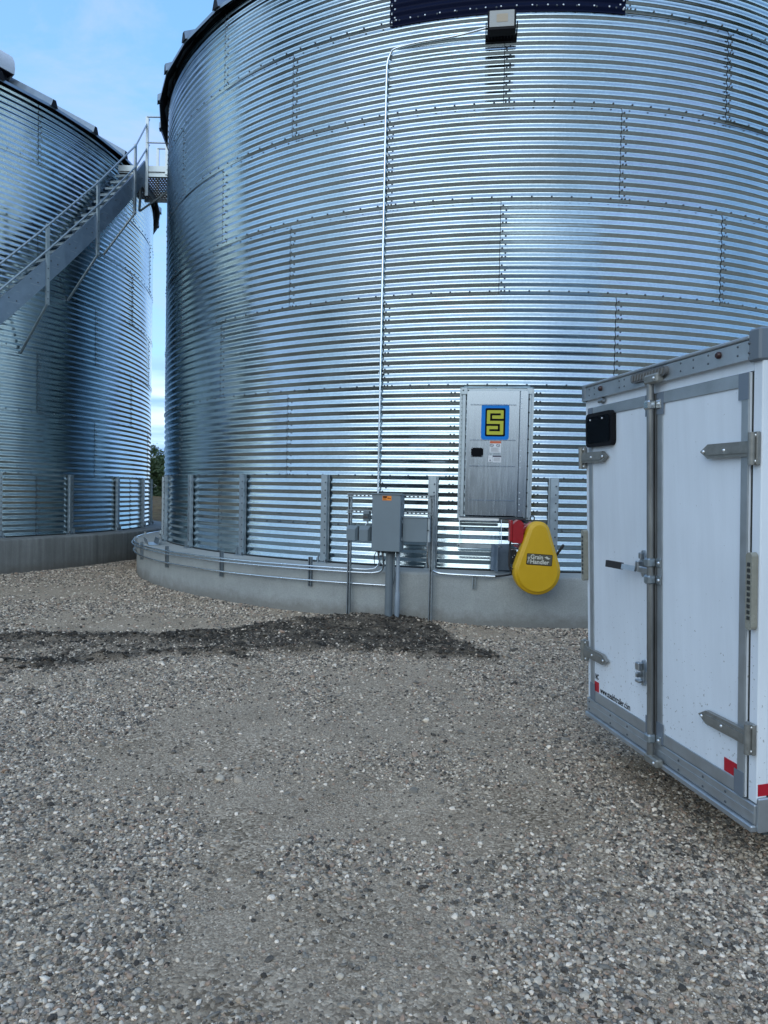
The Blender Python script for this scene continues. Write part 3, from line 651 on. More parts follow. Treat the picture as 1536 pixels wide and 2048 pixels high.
# navy painted sheet around the top ring, over the corrugation
def curved_sheet(a0, a1, z0, z1, off, nx=40, nz=None):
    nz = nz or int((z1-z0)/PITCH*10); th = np.radians(np.linspace(a0, a1, nx)); zz = np.linspace(z0, z1, nz); T, Z = np.meshgrid(th, zz)
    rr = BR + corr(Z) + off; return np.stack([rr*np.cos(T), rr*np.sin(T), Z], -1).reshape(-1, 3), gridquads(nx, nz)
v, q = curved_sheet(-109.35, -84.1, Z0+6*1.118-.035, ZT-.02, .0065)
mb = MB(); mb.add([tuple(p) for p in v], [tuple(int(i) for i in f) for f in q], 0, True)
for j in range(16):
    a = -108.6 + j*1.62; mb.dome(pol(a, BR+.011, Z0+6*1.118+.03), pol(a, 1, 0), .013, .012, 1)
for a in (-109.1, -84.4):
    for i in range(20): mb.dome(pol(a + (.35 if i % 2 else 0)*(1 if a < -100 else -1), BR+.013, Z0+6*1.118+.01+i*PITCH*.5), pol(a, 1, 0), .012, .012, 1)
nav = mb.build('painted_band', [M['navy'], M['boltbright']], GB)

# access door
TH = -96.72
X = Matrix.Rotation(R(TH+90), 4, 'Z')                            # local: x tangent, y = -radius
dz0, dz1 = 1.262, 2.765
fr = MB(); yb = -(BR+.005); yf = -(BR+.075)
# flange following the wall, with its bolt columns
fl_v, fl_q = [], []
fr.box((-.405, yf+.012, dz0-.015), (-.365, yb+.04, dz1+.01), 0, None, .004)
fr.box((.385, yf+.012, dz0-.015), (.41, yb+.04, dz1+.01), 0, None, .004)
fr.box((-.40, yf+.02, dz1), (.41, yb+.04, dz1+.022), 0)
fr.box((-.44, yb-.012, dz0-.04), (-.395, yb+.03, dz1+.03), 0); fr.box((.405, yb-.012, dz0-.04), (.445, yb+.03, dz1+.03), 0)
fr.box((-.41, yf+.02, dz0-.028), (.40, yb+.04, dz0-.016), 1)
fr.box((-.42, yf-.02, dz0-.06), (.06, yb+.04, dz0-.032), 2)      # bright sill
fr.box((-.42, yf-.004, dz1-.045), (-.355, yf+.012, dz1+.028), 0); fr.box((.36, yf-.004, dz1-.04), (.42, yf+.012, dz1+.028), 0)
for zz in (dz1+.015,):
    for xx in (-.40, -.34): fr.dome((xx, yf-.004, zz-.015), (0, -1, 0), .010, .009, 1)
nb = 15
for i in range(15):
    zc = Z0 + PITCH*(7.25+i)
    for xx in (-.50, -.545, .475, .52):
        a = TH + math.degrees(xx/BR); p = pol(a-(TH+90), BR+.004+AMP, zc)
        fr.dome(p, (p.x, p.y, 0), .0115, .011, 1)
for i in range(60):                                              # pinch weld along the left jamb
    if i % 2 == 0: fr.box((-.418, yb-.019, dz0+i*.025), (-.411, yb-.012, dz0+i*.025+.012), 1)
door_frame = fr.build('door_frame', [M['galvflat'], M['bolt'], M['boltbright']], GB, X)
dr = MB(); pl0, pl1 = -.355, .275
dr.box((pl0, yf, dz0), (pl1, yf+.03, dz1), 0, None, .003)
for z_ in (2.594, 2.172, 1.858, 1.446):
    dr.box((pl0+.045, yf-.008, z_-.006), (pl1-.04, yf, z_+.004), 0, None, .003)
door = dr.build('access_door', [M['door']], GB, X)
hs = MB(); hs.box((pl1+.004, yf-.010, dz0-.008), (.375, yf+.03, dz1), 0, None, .003)
for i in range(7):
    for gz in (dz1-.09-i*.06,) if i < 3 else (dz0+.07+(i-3)*.07, ): hs.dome((pl1+.022, yf-.010, gz), (0, -1, 0), .008, .007, 1)
for i in range(4): hs.dome((pl1+.022, yf-.010, 2.05-i*.07), (0, -1, 0), .008, .007, 1)
for i in range(9): hs.dome((.385, yf-.002, dz1-.1-i*.16), (0, -1, 0), .010, .012, 2)
hs.build('hinge_strip', [M['door'], M['boltbright'], M['darkmatte']], door, X)
wn = MB(); wn.prism(rrect(-.290, 1.967, -.145, 2.077, .012), yf-.004, yf, 0)
for (a_, b_) in ((-.28, 1.977), (-.155, 1.977), (-.28, 2.067), (-.155, 2.067)): wn.dome((a_, yf-.004, b_), (0, -1, 0), .005, .004, 1)
wn.build('door_window', [M['glass'], M['boltbright']], door, X)
# square S emblem
em = MB(); ec = (.0, 2.386); k_ = .000645
def E_(px, pz): return (ec[0]-.012 + (px-725)*k_, ec[1] - (pz-705)*k_)
def erect(x0, y0, x1, y1, r, d, mat):
    (a, b), (c, e_) = E_(x0, y1), E_(x1, y0); em.prism(rrect(a, b, c, e_, r*k_ if r else .0001), yf-d, yf-d+.0014, mat)
erect(470, 372, 982, 1032, 48, .0025, 0); erect(542, 446, 912, 970, 28, .0040, 1); erect(572, 484, 878, 938, 16, .0055, 2)
for r_ in ((632, 542, 825, 580), (632, 542, 668, 680), (632, 642, 912, 680), (545, 738, 815, 776), (778, 738, 815, 874), (622, 836, 815, 874)): erect(*r_, 3, .0070, 1)
em.build('emblem', [M['blueem'], M['ink'], M['yelem']], door, X)
wl = MB()
wl.box((-.068, yf-.003, 2.022), (.065, yf-.0003, 2.158), 0); wl.box((-.068, yf-.0045, 2.132), (.065, yf-.003, 2.158), 1)
for a_ in (-.045, .03):
    wl.add([(a_+.024*math.cos(t_*PI/8), yf-.0042, 2.108+.018*math.sin(t_*PI/8)) for t_ in range(16)], [tuple(range(16))], 2)
    wl.add([(a_+.017*math.cos(t_*PI/8), yf-.0050, 2.108+.012*math.sin(t_*PI/8)) for t_ in range(16)], [tuple(range(16))], 0)
    wl.bar((a_-.014, yf-.006, 2.118), (a_+.014, yf-.006, 2.098), .004, .004, 2, (0, 1, 0))
for i in range(7): wl.box((-.055, yf-.0045, 2.078-i*.0075), (.05-(i % 3)*.012, yf-.003, 2.080-i*.0075), 2)
wl.box((-.085, yf-.003, 1.912), (-.035, yf-.0003, 1.985), 0); wl.box((-.03, yf-.003, 1.905), (.07, yf-.0003, 1.985), 0); wl.box((-.03, yf-.0045, 1.968), (.07, yf-.003, 1.985), 2)
for i in range(4): wl.box((-.02, yf-.0045, 1.953-i*.011), (.06, yf-.003, 1.956-i*.011), 2)
wl.box((-.078, yf-.0045, 1.955), (-.042, yf-.003, 1.957), 2); wl.box((-.078, yf-.0045, 1.962), (-.075, yf-.003, 1.98), 2); wl.box((-.07, yf-.0045, 1.922), (-.05, yf-.003, 1.935), 2)
wl.build('warning_label', [M['labelwhite'], simple('warning_orange', (.52, .10, .03), .5), simple('label_ink', (.06, .06, .09), .5)], door, X)
# step under the door
sp = MB()
for xx in (-.41, .09):
    sp.bar((xx, yb-.08, dz0-.05), (xx+.004, yb-.20, .885), .03, .006, 0, (1, 0, 0)); 
sp.box((-.43, yb-.21, .878), (.11, yb-.205, .925), 0); sp.box((-.43, yb-.05, .878), (.11, yb-.045, .905), 0)
for i in range(6): sp.box((-.43, yb-.205+i*.028, .898), (.11, yb-.205+i*.028+.012, .903), 0)
for i in range(12): sp.box((-.43+i*.0475, yb-.20, .896), (-.43+i*.0475+.016, yb-.05, .8995), 0)
for xx in (-.41, .095):
    for zz in (.90, dz0-.07): sp.dome((xx, yb-.21 if zz < 1 else yb-.085, zz), (0, -1, 0), .01, .01, 1)
sp.build('door_step', [M['galvflat'], M['bolt']], GB, X)

# roof vent on the left bin (white hood)
def vent(parent, th, r):
    zz = ZT+.03+(BR-r)*math.tan(R(30))
    mb = MB(); X = Matrix.Rotation(R(th+90), 4, "Z") @ Matrix.Translation((0, -r, zz-.06)) @ Matrix.Scale(.88, 4)
    prof = [(0, 0), (0, .30)] + [(.26-.26*math.cos(R(a)), .30+.26*math.sin(R(a))) for a in range(10, 91, 10)] + [(.62, .56), (.62, .2), (.42, .0)]
    # hood: profile in (y outwards, z), extruded along x
    pts = [(-.34, .10), (-.36, .22), (-.34, .36), (-.27, .48), (-.16, .56), (0, .60), (.16, .56), (.26, .44), (.30, .25), (.30, .0), (.24, -.15)]
    n = len(pts); vs = [(-.32, p[0], p[1]) for p in pts] + [(.32, p[0], p[1]) for p in pts]
    mb.add(vs, [(i, i+1, i+1+n, i+n) for i in range(n-1)], 0, True, X)
    mb.add(vs, [tuple(range(n)), tuple(range(2*n-1, n-1, -1))], 0, False, X)
    mb.box((-.30, -.31, .085), (.30, .2, .096), 1, X); mb.box((-.24, -.2, -.15), (.24, .2, .1), 1, X)
    return mb.build('roof_vent', [M['hoodwhite'], M['black']], parent)

# ------------------------------------------------------------------ things on the main bin (world space)
def mp(th, r, z): return Vector((BC[0]+r*math.cos(R(th)), BC[1]+r*math.sin(R(th)), z))
def frame_at(th, r, z=0): return Matrix.Translation((BC[0], BC[1], z)) @ Matrix.Rotation(R(th+90), 4, 'Z') @ Matrix.Translation((0, -r, 0))
def arc_pts(a0, a1, r, z0, z1, n=20): return [mp(a0+(a1-a0)*i/n, r, z0+(z1-z0)*i/n) for i in range(n+1)]
def smooth_pts(P, k=6):                                          # Catmull-Rom
    P = [Vector(p) for p in P]; Q = [P[0]*2-P[1]] + P + [P[-1]*2-P[-2]]; out = []
    for i in range(1, len(Q)-2):
        for j in range(k):
            t = j/k; out.append(.5*((2*Q[i]) + (-Q[i-1]+Q[i+1])*t + (2*Q[i-1]-5*Q[i]+4*Q[i+1]-Q[i+2])*t*t + (-Q[i-1]+3*Q[i]-3*Q[i+1]+Q[i+2])*t**3))
    out.append(P[-1]); return out

# strut frame carrying the switchgear
fth = -106.7; FX = frame_at(fth, 6.985)                          # local x tangent, y: + is towards the bin
def strut(mb, a, b, slots=True, mat=0):                          # C-channel 41 mm along a->b, open side to the front
    a, b = Vector(a), Vector(b); d = (b-a).normalized(); Lh = (b-a).length; s = d.cross(Vector((0, 1, 0))).normalized()
    Xm = Matrix.Translation(a) @ Matrix((s, Vector((0, 1, 0)), d)).transposed().to_4x4()
    mb.box((-.0205, -.0205, 0), (-.0175, .0205, Lh), mat, Xm); mb.box((.0175, -.0205, 0), (.0205, .0205, Lh), mat, Xm)
    mb.box((-.0175, -.0205, 0), (-.010, -.0175, Lh), mat, Xm); mb.box((.010, -.0205, 0), (.0175, -.0205+.003, Lh), mat, Xm)
    n = int(Lh/.05)
    for i in range(n):                                           # perforated back web
        mb.box((-.0175, .0175, i*.05), (.0175, .0205, i*.05+.022), mat, Xm)
    mb.box((-.0175, .0175, 0), (-.007, .0203, Lh), mat, Xm); mb.box((.007, .0175, 0), (.0175, .0203, Lh), mat, Xm)
sf = empty('equipment_rack', mp(fth, 6.985, 0), R(fth+90), 'slotted galvanised frame with two tall posts carrying the grey electrical boxes', 'rack')
for xx in (-.505, .50):
    mb = MB(); strut(mb, (xx, 0, -.05), (xx, 0, 1.50)); mb.build('post', M['strut'], sf)
for (x0, x1, zz) in ((-.53, .525, 1.475), (-.53, -.13, 1.285), (.15, .525, 1.285), (-.53, -.1, 1.085), (-.53, .5, .975)):
    mb = MB(); strut(mb, (x0, -.042, zz), (x1, -.042, zz)); mb.build('rail', M['strut'], sf)
def gbox(name, label, cat, th, x0, x1, z0, z1, r_back, depth, lid=.012, mats=None):
    g = empty(name, mp(th, r_back, z0), R(th+90), label, cat)
    w = (x1-x0)
    b = MB(); b.box((x0, -depth, 0), (x1, 0, z1-z0), 0, None, .004); b.build('case', M['bluegrey'], g)
    l = MB(); l.box((x0-.004, -depth-lid, -.004), (x1+.004, -depth, z1-z0+.004), 0, None, .005); l.build('lid', M['bluegrey'], g)
    return g
cab = gbox('electrical_cabinet', 'tall grey electrical cabinet with an orange warning sticker near its top', 'electrical cabinet', -106.6, -.165, .165, .845, 1.50, 7.03, .18)
mb = MB(); mb.box((-.045, -.1948, .58), (.060, -.1925, .632), 0)
mb.box((-.040, -.1958, .61), (.008, -.1948, .628), 1)
for i in range(4): mb.box((-.038, -.1958, .586+i*.006), (.006-(i % 2)*.01, -.1948, .588+i*.006), 1)
mb.dome((.022, -.1955, .606), (0, -1, 0), .007, .0006, 1); mb.dome((.045, -.1955, .602), (0, -1, 0), .006, .0006, 1); mb.box((.018, -.1958, .604), (.05, -.1948, .608), 1)
mb.build('warning_sticker', [M['orange'], M['ink']], cab)
mb = MB(); mb.box((-.19, -.205, .645), (.19, -.16, .662), 0, None, .004)
mb.build('rain_hood', M['bluegrey'], cab)
mb = MB()
for xx in (-.11, -.06, .0, .07, .12): mb.cyl((xx, -.09, -.03), (xx, -.09, 0), .02 if xx else .045, 14)
mb.build('conduit_hub', M['darkgrey'], cab)
for i in range(3):
    mb = MB(); mb.box((.1691, -.13, .12+i*.2), (.178, -.09, .16+i*.2), 0, None, .002); mb.build('latch', M['galvflat'], cab)
jb = gbox('junction_box', 'square grey hinged box just right of the tall electrical cabinet', 'electrical box', -104.0, -.145, .135, .958, 1.232, 7.02, .10)
mb = MB(); mb.box((-.15, -.125, .274), (.16, .0, .284), 0, None, .003); mb.box((.141, -.10, 0), (.165, -.01, .274), 0); mb.cyl((.148, -.125, .135), (.148, -.10, .135), .008, 8, 1); mb.build('hood', [M['galvflat'], M['darkmatte']], jb)
for th_, lab in ((-110.23, 'left one of the two small grey twin cover boxes'), (-108.95, 'right one of the two small grey twin cover boxes')):
    g = empty('switch_box', mp(th_, 7.03, .94), R(th_+90), lab, 'electrical box', 'small cover boxes on the strut frame')
    mb = MB(); mb.box((-.067, -.065, 0), (.067, 0, .175), 0, None, .004); mb.build('case', M['bluegrey'], g)
    mb = MB()
    a = [(-.068, .0), (.068, .0), (.068, .178), (-.068, .178)]
    vs = [(-.068, -.065, -.004), (.068, -.065, -.004), (.068, -.065, .18), (-.068, -.065, .18), (-.062, -.10, .004), (.045, -.10, .004), (.045, -.10, .135), (-.062, -.10, .135)]
    mb.add(vs, [(4, 5, 6, 7), (0, 1, 5, 4), (1, 2, 6, 5), (2, 3, 7, 6), (3, 0, 4, 7), (0, 3, 2, 1)]); mb.build('lid', M['bluegrey'], g)
g = empty('relay_box', mp(-108.85, 7.03, 1.175), R(-108.85+90), 'smallest grey electrical box with a reddish band, above the twin cover boxes', 'electrical box')
mb = MB(); mb.box((-.04, -.07, 0), (.035, 0, .12), 0, None, .004); mb.build('case', M['bluegrey'], g)
mb = MB(); mb.box((-.036, -.082, .03), (.03, -.07, .085), 0, None, .003); mb.build('lid', M['darkgrey'], g)
mb = MB(); mb.box((-.034, -.0845, .045), (.02, -.082, .053), 0); mb.build('red_band', M['rust'], g)
mb = MB(); mb.tube(smooth_pts([mp(-108.8, 7.07, 1.18), mp(-108.8, 7.07, 1.15), mp(-108.95, 7.07, 1.135), mp(-109.0, 7.07, 1.11)]), .011, 8)
tag(mb.build('short_conduit', M['emt']), 'short kinked conduit joining the smallest box to the cover box below it', 'conduit')

def conduit(name, label, pts, r, mat='emt', group=None, couplings=(), n=10, cat='conduit'):
    g = empty(name, pts[0], 0, label, cat, group)
    o = MB().tube([p-Vector(pts[0]) for p in pts], r, n).build('pipe', M[mat], g)
    for c in couplings:
        i = c; p = Vector(pts[i]); d = (Vector(pts[i+1])-p).normalized()
        MB().cyl(p-d*.025-Vector(pts[0]), p+d*.025-Vector(pts[0]), r*1.28, 12).build('coupling', M[mat], g)
    return g
cr_ = BR+.03
pts = [mp(-109.52, 7.05, 1.505), mp(-109.52, 6.9, 1.52), mp(-109.52, 6.6, 1.60), mp(-109.53, cr_, 1.75)]
pts = [mp(-108.6, 6.52, 1.50)] + [mp(-109.5, cr_, z) for z in np.arange(1.62, 6.75, .25)]
pts = [mp(-109.45, 6.50, 1.44), mp(-109.5, 6.49, 1.6)] + [mp(-109.52, cr_, z) for z in np.arange(1.8, 6.75, .25)]
bend = smooth_pts([mp(-109.5, cr_, 6.72), mp(-109.45, cr_, 6.82), mp(-109.1, cr_, 6.92), mp(-108.5, cr_+.01, 6.965), mp(-106, cr_+.01, 6.99), mp(-102, cr_+.02, 7.0), mp(-98.5, cr_+.12, 7.0)], 6)
gg = conduit('light_conduit', 'long bright conduit running up the bin wall to the floodlight', pts + bend, .0135, couplings=(3, 15))
for z_ in np.arange(2.1, 6.7, .9):
    mb = MB(); Xf = frame_at(-109.52, BR+.006); mb.box((-.035, -.012, z_), (.035, -.006, z_+.02), 0, Xf); o = mb.build('strap', M['galvflat'])
    o.data.transform(Matrix.Translation(-Vector(pts[0]))); o.parent = gg

# floodlight
FLX = frame_at(-97.2, BR+.02, 6.87)
fl = empty('floodlight', mp(-97.2, BR+.02, 6.87), R(-97.2+90), 'square black floodlight with a pale glass front, fixed below the dark blue band', 'floodlight')
tilt = Matrix.Translation((0, -.10, .02)) @ Matrix.Rotation(R(-6), 4, 'X')
mb = MB(); mb.box((-.165, -.13, -.005), (.165, -.02, .25), 0, tilt, .012)
for i in range(9): mb.box((-.15+i*.037, -.02, .0), (-.15+i*.037+.008, .02, .23), 0, tilt)
mb.build('housing', M['black'], fl)
mb = MB(); mb.prism(rrect(-.142, .035, .142, .235, .008), -.1345, -.1305, 0, tilt); mb.build('glass_front', [simple('floodlight_glass', (.30, .31, .30), .22, 0)], fl)
mb = MB(); mb.prism(rrect(-.06, .09, .07, .19, .008), -.1370, -.1350, 0, tilt); mb.build('led_panel', [simple('led_plate', (.34, .28, .20), .4)], fl)
mb = MB(); mb.box((-.185, -.15, .01), (-.172, .06, .08), 0, tilt); mb.box((.172, -.15, .01), (.185, .06, .08), 0, tilt); mb.box((-.185, .06, .0), (.185, .075, .09), 0, tilt); mb.build('bracket', M['black'], fl)

# conduits along the footing
PR = 6.975
def run(a0, a1, r, z0, z1): return arc_pts(a0, a1, r, z0, z1, int(abs(a1-a0)/1.2)+2)
c1 = run(-186, -109.7, PR, .56, .592) + smooth_pts([mp(-109.0, PR, .595), mp(-108.2, PR+.005, .615), mp(-107.75, PR+.01, .68), mp(-107.62, 7.06, .75), mp(-107.6, 7.10, .85)], 5)
conduit('footing_conduit', 'topmost of the three bright conduits wrapped round the concrete footing', c1, .0125, group='conduits round the footing', couplings=(30,))
c2 = run(-186, -109.2, PR+.028, .518, .556) + smooth_pts([mp(-108.4, PR+.03, .56), mp(-107.6, PR+.03, .585), mp(-107.25, PR+.04, .65), mp(-107.15, 7.08, .75), mp(-107.12, 7.12, .85)], 5)
conduit('footing_conduit', 'middle one of the three bright conduits wrapped round the concrete footing', c2, .0125, group='conduits round the footing', couplings=(34,))
c3 = run(-186, -107.0, PR, .385, .417)
conduit('footing_conduit', 'lowest of the three bright conduits wrapped round the concrete footing', c3, .0125, group='conduits round the footing', couplings=(40,))
for i, a in enumerate((-115.45, -127.9, -139.9, -150.8, -162, -174)):
    mb = MB(); Xf = frame_at(a, 6.945); strut(mb, (0, 0, .335 + (0 if i < 2 else -.005)), (0, 0, .70-.03*min(i, 3)*.9)); 
    o = mb.build('strut_bracket', M['strut'], None, Xf)
    tag(o, ['short strut bracket on the footing nearest the switch boxes, clamping three conduits', 'second strut bracket on the footing left of the switch boxes, clamping three conduits', 'third strut bracket on the footing left of the switch boxes, clamping three conduits', 'strut bracket at the far left end of the footing in view', 'strut bracket round the left side of the footing', 'strut bracket round the back of the footing'][i], 'bracket', 'strut brackets on the footing')
mb = MB(); Xf = frame_at(-98.56, 6.945); strut(mb, (0, 0, .43), (0, 0, .60)); tag(mb.build('strut_bracket', M['galvflat'], None, Xf), 'short strut bracket holding the single conduit just left of the yellow guard', 'bracket', 'strut brackets on the footing')
# risers into the ground
conduit('riser_pipe', 'thickest grey plastic pipe rising from the soil heap into the middle of the cabinet', [mp(-106.55, 7.06, z) for z in (-.05, .4, .82)], .045, 'pvc', 'pipes rising from the soil to the cabinet', (), 18, 'pipe')
conduit('riser_pipe', 'slimmer pale plastic pipe with a wider foot, right of the thick grey pipe', [mp(-105.72, 7.06, z) for z in (-.05, .09, .098, .34, .37, .82)], [.027, .027, .030, .030, .022, .022], 'pvclight', 'pipes rising from the soil to the cabinet', (), 14, 'pipe')
conduit('riser_pipe', 'thin conduit bending back behind the thick grey pipe under the cabinet', smooth_pts([mp(-106.1, 7.06, .84), mp(-106.1, 7.06, .6), mp(-106.12, 7.05, .5), mp(-106.3, 7.02, .44), mp(-106.6, 6.98, .417)], 5), .012, 'pvc', 'pipes rising from the soil to the cabinet', (), 8, 'pipe')
mb = MB(); mb.tube(smooth_pts([mp(-107.75, 7.10, .83), mp(-107.95, 7.1, .77), mp(-107.92, 7.1, .69), mp(-107.7, 7.1, .66)]), .005, 6); tag(mb.build('ground_wire', M['rubber']), 'thin dark wire looping out below the left of the tall cabinet', 'wire')
c4 = smooth_pts([mp(-102.93, 7.06, .965), mp(-102.93, 7.055, .85), mp(-102.93, 7.03, .72), mp(-102.7, 7.0, .64), mp(-102.1, PR, .60), mp(-101.3, PR, .588), mp(-99.5, PR, .584), mp(-98, PR, .582), mp(-96.6, PR, .580)], 6)
conduit('drop_conduit', 'bright conduit curving down from the square box towards the yellow guard', c4, .0135, couplings=(len(c4)-4,))

# offcut of channel lying on the ledge at the left
g = MB(); Xc = Matrix.Translation((-3.83, 11.62, FZ+.004)) @ Matrix.Rotation(R(24), 4, 'Z')
g.box((-.075, -.32, 0), (.075, .32, .004), 0, Xc)
for s in (-1, 1): g.add([(s*.075, -.32, 0), (s*.075, .32, 0), (s*.10, .32, .10), (s*.10, -.32, .10), (s*.071, -.32, .004), (s*.071, .32, .004), (s*.096, .32, .10), (s*.096, -.32, .10)], [(0, 1, 2, 3), (4, 5, 6, 7), (0, 3, 7, 4), (1, 2, 6, 5), (2, 3, 7, 6)], 0, False, Xc)
tag(g.build('metal_channel', M['galv']), 'loose piece of folded steel channel lying on the footing ledge at its left end', 'metal offcut')

# ------------------------------------------------------------------ belt guard, motor and drive
DX = Matrix.Translation((1.705, 7.75, 0)) @ Matrix.Rotation(R(3.0), 4, 'Z')      # local x right, y towards bin, z up
dv = empty('unloading_drive', (1.705, 7.75, 0), R(3.0), 'yellow teardrop belt guard with a red electric motor at the foot of the bin', 'auger drive')
def tear(r1, r2, zc1, zc2, n=22, xc1=0., xc2=0.):
    d = zc1-zc2; a = math.asin((r2-r1)/d); P = []
    for k in range(n+1): t = a + (PI-2*a)*k/n; P.append((xc1+r1*math.cos(t), zc1+r1*math.sin(t)))
    for k in range(n*2+1): t = PI-a + (PI+2*a)*k/(n*2); P.append((xc2+r2*math.cos(t), zc2+r2*math.sin(t)))
    return P
mb = MB()
O1 = tear(.125, .258, 1.106, .678, xc1=.006); O2 = tear(.125, .258, 1.106, .678, xc1=.006); O3 = tear(.105, .236, 1.106, .678, xc1=.006); O4 = tear(.096, .226, 1.106, .678, xc1=.006); O5 = tear(.090, .219, 1.106, .678, xc1=.006)
n = len(O1); rings = [(O1, .115), (O2, .025), (O3, .012), (O4, .0), (O4, -.004), (O5, -.006)]
rings = [(O1, .115), (O2, .012), (tear(.119, .252, 1.106, .678, xc1=.006), .002), (tear(.108, .240, 1.106, .678, xc1=.006), .0), (tear(.100, .231, 1.106, .678, xc1=.006), -.006), (tear(.094, .224, 1.106, .678, xc1=.006), -.019), (tear(.085, .215, 1.106, .678, xc1=.006), -.022)]
vs = [(p[0], y, p[1]) for (O, y) in rings for p in O]; fs = []
for i in range(len(rings)-1):
    for k in range(n): fs.append((i*n+k, i*n+(k+1) % n, (i+1)*n+(k+1) % n, (i+1)*n+k))
mb.add(vs, fs, 0, True); mb.add([(p[0], rings[-1][1], p[1]) for p in rings[-1][0]], [tuple(range(n))]); mb.add([(p[0], rings[0][1], p[1]) for p in O1], [tuple(range(n))])
guard = mb.build('belt_guard', [M['yellow']], dv)
for (x_, z_) in ((-.197, .93-.02), (-.262, .70)):
    mb = MB(); mb.cyl((x_-.004, .06, z_), (x_+.03, .06, z_), .007, 8); mb.build('screw', M['rust'], guard)
LX = Matrix.Translation((.012, -.0225, .812)) @ Matrix.Rotation(R(3.2), 4, 'Y')
mb = MB(); mb.prism(rrect(-.143, -.062, .143, .062, .010), -.0022, 0, 0, LX); mb.prism(rrect(-.138, -.057, .138, .057, .008), -.0030, -.0022, 1, LX)
plate = mb.build('name_plate', [M['ink'], M['labeldark']], guard)
mb = MB(); TX = LX @ Matrix.Translation((0, -.0034, 0)) @ Matrix.Rotation(PI/2, 4, 'X')
for (t_, sz, x_, y_, sx) in (('Grain', .066, -.103, .006, .95), ('Handler', .066, -.103, -.046, .98)):
    v_, f_ = text_mesh(t_, sz, .0005, sx, .0012); mb.add(v_, f_, 0, False, TX @ Matrix.Translation((x_, y_, 0)))
v_, f_ = text_mesh('THE', .030, .0005, 1.0, .0005); mb.add(v_, f_, 0, False, TX @ Matrix.Translation((-.110, -.042, 0)) @ Matrix.Rotation(PI/2, 4, 'Z') @ Matrix.Scale(1.25, 4, (1, 0, 0)))
for (a0, b0, a1, b1, a2, b2, a3, b3) in ((.052, .028, .078, .042, .098, .030, .07, .022), (.066, .016, .09, .026, .122, .020, .10, .010)):
    mb.add([(a0, b0, 0), (a1, b1, 0), (a2, b2, 0), (a3, b3, 0)], [(0, 1, 2, 3)], 0, False, TX)
mb.build('lettering', M['cream'], plate)
# motor behind the top of the guard
mo = MB(); mo.tube([(-.06, .10, 1.06), (-.06, .14, 1.06), (-.06, .16, 1.06), (-.06, .40, 1.06), (-.06, .43, 1.06)], [.075, .10, .118, .118, .09], 24)
for k in range(24):
    a = 2*PI*k/24; mo.bar((-.06+.124*math.cos(a), .17, 1.06+.124*math.sin(a)), (-.06+.124*math.cos(a), .39, 1.06+.124*math.sin(a)), .006, .016, 0, (math.cos(a), 0, math.sin(a)))
mo.box((-.17, .12, .92), (.05, .42, .945), 0)
mo.add([(-.19, .115, 1.10), (-.05, .115, 1.22), (-.03, .115, 1.20), (-.10, .115, 1.10), (-.19, .2, 1.10), (-.05, .2, 1.22), (-.03, .2, 1.20), (-.10, .2, 1.10)], [(0, 1, 2, 3), (4, 7, 6, 5), (0, 4, 5, 1), (1, 5, 6, 2)], 0)
motor = mo.build('motor', M['red'], dv)
mb = MB(); mb.prism([(-.273, .985), (-.175, .985), (-.155, 1.02), (-.155, 1.205), (-.185, 1.235), (-.215, 1.242), (-.245, 1.222), (-.273, 1.19)], .05, .16, 0)
mb.box((-.302, .06, 1.0), (-.273, .15, 1.235), 0, None, .004); mb.build('terminal_box', M['red'], motor)
mb = MB(); mb.tube([Vector((-.038+.024*math.cos(t), .13, 1.262+.024*math.sin(t))) for t in np.linspace(0, 2*PI, 17)], .007, 8, cap=False); mb.cyl((-.045, .13, 1.20), (-.042, .13, 1.24), .009, 8)
mb.build('eye_bolt', M['darkgrey'], motor)
mb = MB(); mb.box((-.395, .60, .62), (-.16, .612, .93), 0, None, .003); mb.box((-.36, .42, .62), (-.35, .61, .93), 0); mb.cyl((0, .12, .68), (0, 1.3, .68), .10, 20); mb.box((-.14, .12, .90), (.12, .42, .915), 0); mb.box((-.10, .30, .60), (-.088, .42, .92), 0); mb.box((.08, .3, .6), (.092, .42, .92), 0)
mb.cyl((-.315, .59, .905), (-.315, .57, .905), .012, 10, 1); mb.build('mounting_plate', [M['stairsteel'], M['boltbright']], dv)
mb = MB(); mb.box((-.262, .15, .74), (-.20, .22, .90), 0, None, .006); mb.cyl((-.21, .13, .80), (-.12, .13, .80), .03, 12, 0); mb.cyl((-.235, .135, .80), (-.235, .15, .80), .022, 12, 0)
for i in range(3): mb.dome((-.245+.02*i, .149, .82+.02*(i % 2)), (0, -1, 0), .006, .006, 1)
mb.build('belt_tensioner', [M['darkmatte'], M['boltbright']], dv)
mb = MB(); mb.tube([(.18, .18, .74), (.242, .10, .86), (.292, .05, .965), (.300, .045, .975)], [.013, .013, .017, .014], 10); mb.build('lever', M['rubber'], dv)
mb = MB(); mb.tube(smooth_pts([(-.287, .10, 1.0), (-.292, .10, .93), (-.298, .10, .82), (-.292, .10, .72), (-.265, .11, .665), (-.25, .16, .63), (-.30, .27, .60), (-.36, .33, .585), (-.41, .34, .580)], 6), .0115, 10)
mb.build('flexible_cable', M['rubber'], dv)

